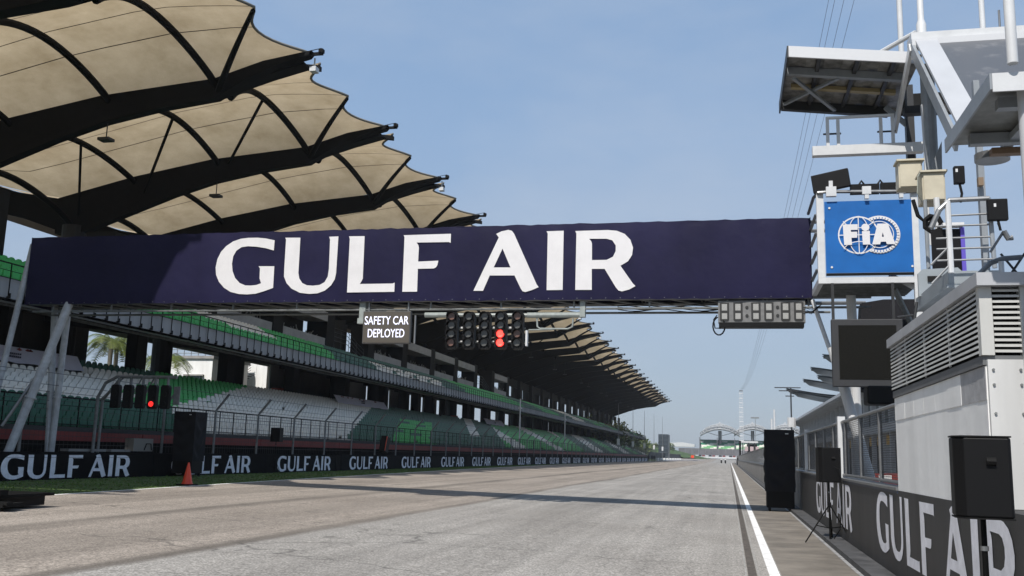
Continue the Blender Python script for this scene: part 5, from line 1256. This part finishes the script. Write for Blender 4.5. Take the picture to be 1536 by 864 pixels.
# ------------------------------------------------------------------ far stand with ring canopies
fs_ = thing('far_grandstand', 'green and white banked grandstand at the far end of the straight', 'grandstand', (2, 610, 0))
strp = [(seat_d, 0), (white_print_w, 1), (seat_g, 2), (white_print_w, 3)]
lg = mat('pale_green_seating', (.18, .42, .20), .7, var=.2, vscale=.5); cw = mat('cream_seating', (.70, .69, .64), .7, var=.15, vscale=.5); gg = mat('mid_green_seating', (.02, .22, .12), .7, var=.2, vscale=.5)
for bay in range(4):
    x0 = -17.5 + bay * 10.5
    for r in range(10):
        z = 7.2 + r * .62; y = 606 + r * .9
        for s_ in range(5):
            xa = x0 + s_ * 2.0; k = (s_ + 2 * bay - r * .55)
            mm = gg if r > 8 - (s_ * .5 if bay % 2 == 0 else 0) else (cw if (s_ * .8 + 4.5 - r * 1.1) % 5.2 < 2.6 else (lg if r < 5 else gg))
            MB().box(xa, xa + 1.98, y, y + .9, z - 1.0, z).build('seating_block', mm, fs_)
for bay in range(5): MB().box(-17.9 + bay * 10.5, -17.55 + bay * 10.5, 604.5, 616, 5.5, 14.2).build('divider', galv, fs_)
MB().box(-18, 25, 604, 605.8, 4.5, 7.0).build('base_wall', concrete, fs_); MB().box(-18, 25, 616, 617, 4, 13).build('rear_wall', concrete_d, fs_)
def ring_canopy(cx_, cy_, zc, R_, label):
    t = thing('ring_canopy', label, 'canopy', (cx_, cy_, 0), 'round canopies over the far stand')
    n = 28; wh = mat('far_white_truss', (.50, .51, .52), .5)
    def q(a, rr): return Vector((cx_ + rr * cos(a), cy_ + rr * .9 * sin(a), 1.3 - 3.6 * (rr / R_) ** 2 * cos(a) ** 2))
    for nm, rr, dz in (('ring_chord', R_, -1.2), ('ring_chord', R_, .6), ('ring_chord', R_ * .80, 1.6)):
        MB().tube([q(2 * pi * k / n, rr) + Vector((0, 0, zc + dz + .9 * abs(sin(2 * pi * k / n)))) for k in range(n + 1)], .22, 6).build(nm, wh, t)
    b = MB()
    for k in range(n):
        a = 2 * pi * k / n; a2 = 2 * pi * (k + .5) / n; wv = .9 * abs(sin(a)); wv2 = .9 * abs(sin(a2))
        p = q(a, R_) + Vector((0, 0, zc - 1.2 + wv)); u = q(a2, R_) + Vector((0, 0, zc + .6 + wv2)); p2 = q(2 * pi * (k + 1) / n, R_) + Vector((0, 0, zc - 1.2 + .9 * abs(sin(2 * pi * (k + 1) / n)))); i_ = q(a, R_ * .8) + Vector((0, 0, zc + 1.6 + wv))
        b.tube([p, u, p2], .12, 4); b.tube([u, i_], .12, 4)
    b.build('lattice', wh, t)
    b = MB()
    for k in range(10):
        a = 2 * pi * k / 10; b.tube([(cx_, cy_, zc + 5.2), tuple(q(a, R_ * .8) + Vector((0, 0, zc + 1.8)))], .09, 4)
    b.build('stay_cable', wh, t)
    sk_ = MB(); vs = []; fs = []
    for k in range(n):
        a = 2 * pi * k / n; wv = .9 * abs(sin(a))
        for rr, dz in ((R_ * .99, -.9 + wv), (R_ * .8, 1.3 + wv), (R_ * .3, 2.6)): v = q(a, rr); vs.append((v.x, v.y, v.z + zc + dz))
    for k in range(n):
        for j_ in range(2): a = k * 3 + j_; c_ = ((k + 1) % n) * 3 + j_; fs.append((a, c_, c_ + 1, a + 1))
    sk_.add(vs, fs); sk_.build('roof_skin', mat('grey_roof_skin', (.17, .18, .19), .7), t)
    b = MB(); b.tube([(cx_, cy_, 5), (cx_, cy_, zc)], [.9, 1.1], 10); b.build('column', galv, t); MB().tube([(cx_, cy_, zc + .8), (cx_, cy_, zc + 5.6)], [1.5, .25], 10).build('peak_cone', wh, t)
    for s_ in (-1, 1): MB().tube([(cx_, cy_, zc - 3.2), (cx_ + s_ * R_ * .7, cy_, zc - .9)], .16, 6).build('brace', wh, t)
ring_canopy(-5.5, 612, 18.4, 12.0, 'white lattice ring canopy, leftmost over the far stand'); ring_canopy(14.2, 614, 18.9, 11.0, 'white lattice ring canopy, middle one over the far stand'); ring_canopy(33.5, 612, 18.9, 11.0, 'white lattice ring canopy, right one, half hidden behind the covered rack')
# lattice mast
lm = thing('lattice_mast', 'tall slender white lattice mast rising beyond the far end of the track', 'mast', (6.1, 500, 0))
b = MB(); w0 = .95
for sx in (-1, 1):
    for sy in (-1, 1): b.tube([(6.1 + sx * w0, 500 + sy * w0, 0), (6.2 + sx * w0 * .8, 500 + sy * w0 * .8, 35.5)], .07, 4)
b.build('leg', white_steel, lm); b = MB()
for k in range(30):
    z = k * 1.18; s_ = 1 if k % 2 else -1; b.tube([(6.1 - s_ * w0, 499.1, z), (6.1 + s_ * w0, 499.1, z + 1.18)], .05, 4); b.box(5.1, 7.15, 498.9, 499.0, z - .10, z + (.32 if k % 2 else .02))
b.build('lattice', white_steel, lm); MB().box(5.3, 7.0, 499, 501, 35.5, 36.0).build('head', galv, lm)
tag(MB().tube([(13.0, 500, 0), (13.0, 500, 22)], .12, 6).box(10.8, 14.8, 499.8, 500.2, 21.9, 22.6).build('floodlight_pole', galv_dull), 'thin grey floodlight pole between the lattice mast and the pit building', 'lamp post')
# overhead power lines
for k, (x6, z6) in enumerate(((6.55, 30.8), (6.93, 30.8), (7.50, 30.8), (8.12, 30.75))):
    pts = []; far = (5.9 + .35 * k, 500, 36.5)
    for j in range(-4, 31):
        t = j / 30; y = 60 + 440 * t; x = x6 + (far[0] - x6) * t; z = z6 + (far[2] - z6) * t - 22 * t * (1 - t) * (1 if t > 0 else .3); pts.append((x, y, z))
    tag(MB().tube(pts, [max(.010, .012 + .00004 * p[1]) for p in pts], 4).build('power_line', dark_steel), ['leftmost', 'second from left', 'third from left', 'rightmost'][k] + ' of the four thin power lines crossing the sky', 'power line', 'power lines crossing the sky')

# ------------------------------------------------------------------ pit building on the right
pbd = thing('pit_building', 'long pale pit building with glass front and ribbed roof edge behind the pit wall', 'building', (14, 120, 0))
MB().box(14.4, 26, 40, 205, 0, 9.0).build('block', mat('pit_building_grey', (.34, .36, .38), .7), pbd)  # even grey body colour
k = 0; y = 40
while y < 205:
    MB().box(14.2, 14.38, y + .1, y + 5.3, 5.2, 8.4).build('upper_window', tglass, pbd); MB().box(14.1, 14.38, y + .2, y + 5.2, .1, 3.6).build('garage_opening', dark_room if k % 3 else mat('garage_panel', (.35, .36, .37), .5), pbd)
    MB().box(13.7, 14.39, y - .18, y + .08, 0, 8.8).build('pier', white_steel, pbd)
    MB().box(13.95, 14.05, y + 2.2, y + 3.5, 3.25, 4.1).build('number_board', mat('amber_board', (.75, .42, .04), .5, var=.4, vscale=2), pbd)
    y += 5.5; k += 1
MB().box(13.6, 14.38, 40, 205, 4.3, 5.1).build('balcony_band', mat('pale_band', (.5, .51, .52), .5), pbd)
MB().box(12.4, 26, 40, 205, 9.001, 9.35).build('roof_slab', white_steel, pbd)
for q in range(55): MB().bar((12.5, 40.5 + q * 3, 8.95), (14.3, 40.5 + q * 3, 8.3), .15, .25).build('roof_rib', white_steel, pbd)
def wing(x, y, z, L_, label):
    t = thing('wing_canopy', label, 'canopy', (x, y, 0), 'leaf-shaped canopies over the pit building'); n = 10; vs = []; fs = []
    for i in range(n + 1):
        u = i / n; xx = x + L_ * u; hw = 4.6 * (sin(pi * min(1, u * .62)) ** .7) + .05; zz_ = z - 1.6 * sin(pi * .5 * u) * 1.0
        for s_, dz in ((-1, 0), (-.5, -.45), (0, -.65), (.5, -.45), (1, 0)): vs.append((xx, y + hw * s_, zz_ + dz * min(1, hw)))
    for i in range(n):
        for j in range(4): a = i * 5 + j; fs.append((a, a + 1, a + 6, a + 5))
    m2 = len(vs); vs += [(v[0], v[1], v[2] + .25) for v in vs]; fs += [tuple(q_ + m2 for q_ in f[::-1]) for f in fs]
    b = MB(); b.add(vs, fs); b.build('leaf_shell', mat('slate_blue_shell', (.075, .095, .11), .5, var=.1), t, smooth=True); b = MB(); b.tube([(x + .2, y, z - .15), (x + L_, y, z - 2.2)], .22, 6); b.tube([(x + L_ * .75, y, z - 2), (x + L_ * .75, y, 9.3)], .35, 8); b.build('spine', dark_steel, t)
for k, (x, y, z) in enumerate(((11.4, 203, 15.9), (11.9, 192, 14.6), (12.0, 183, 13.9), (12.2, 168, 15.0), (12.5, 156, 15.9), (12.6, 146, 13.8), (12.7, 138, 16.0), (12.8, 118, 15.4))): wing(x, y, z, 10.5, ['farthest', 'second farthest', 'third farthest', 'fourth farthest', 'fourth nearest', 'third nearest', 'second nearest', 'nearest'][k] + ' leaf-shaped canopy over the pit building')
an = thing('antenna_mast', 'dark antenna with cross arms before the pit building canopies', 'antenna', (11.5, 190, 0)); MB().tube([(11.6, 190, 0), (11.6, 190, 15.2)], .14, 6).build('shaft', dark_steel, an)
for z, w_ in ((13.6, 1.0), (14.6, 2.2), (15.2, 3.0)): MB().box(11.6 - w_, 11.6 + w_ * .6, 189.9, 190.1, z, z + .18).build('cross_arm', dark_steel, an)
MB().tube([(11.6, 189.5, 7.8), (11.6, 189.5, 9.6)], .8, 10).build('white_drum', white_steel, an)
for k, (x, h) in enumerate(((9.4, 12.2), (10.1, 14.6))): tag(MB().tube([(x + 1.5, 260, 0), (x + 1.5, 260, h)], .25, 8).build('white_stack', white_steel), ['shorter', 'taller'][k] + ' white stack left of the pit building canopies', 'stack', 'white stacks beyond the pit wall')
for k, (y, w_) in enumerate(((60, 'red and white cart on the pit lane seen through the mesh screen'),)):
    t = thing('pit_cart', w_, 'cart', (9, y, 0)); MB().box(8.3, 9.7, y, y + 1.2, .25, 1.0).build('body', red_paint, t); MB().box(8.5, 9.2, y - .02, y - .002, .5, .9).build('panel', white_cloth, t)
    for sx in (8.4, 9.5): MB().tube([(sx, y - .02, .2), (sx, y + .1, .2)], .19, 12).build('wheel', rubber, t)
# timing stands at pit exit
pe = thing('exit_gantry', 'cluster of dark posts, lights and pale screens on the pit wall at its far end', 'equipment', (3.5, 240, 1.3))
MB().box(2.3, 2.8, 238, 239, 2.4, 5.9).build('dark_post', black_plastic, pe); MB().box(2.3, 6.8, 240, 242, 5.5, 5.9).build('roof_bar', white_steel, pe)
for k in range(3): MB().box(3.6 + k * 1.3, 4.4 + k * 1.3, 239, 239.3, 3.5, 4.6).build('pale_screen', mat('pinkish_screen', (.45, .35, .36), .6), pe)
for k in range(3): MB().box(3.1 + k * 1.4, 3.35 + k * 1.4, 240, 240.3, 1.3, 5.5).build('dark_post', dark_steel, pe)
MB().box(4.2, 6.6, 240.5, 241, 3.0, 5.2).build('dark_backing', black_plastic, pe)
tag(MB().box(2.0, 2.45, 262, 263, 0, 1.9).build('end_block', black_plastic), 'small dark block at the far end of the pit wall', 'block')

# ------------------------------------------------------------------ air
hz = MB().box(-170, 130, -12, 690, -1.4, 42); h_o = hz.build('haze', [])
hm = bpy.data.materials.new('haze_air'); hm.use_nodes = True; hn = hm.node_tree
for nd in list(hn.nodes):
    if nd.type == 'BSDF_PRINCIPLED': hn.nodes.remove(nd)
pv = hn.nodes.new('ShaderNodeVolumePrincipled'); pv.inputs['Color'].default_value = (.86, .90, .97, 1); pv.inputs['Density'].default_value = .00022; pv.inputs['Anisotropy'].default_value = .2
hn.links.new(pv.outputs[0], hn.nodes['Material Output'].inputs['Volume']); h_o.data.materials.clear(); h_o.data.materials.append(hm); h_o['kind'] = 'stuff'
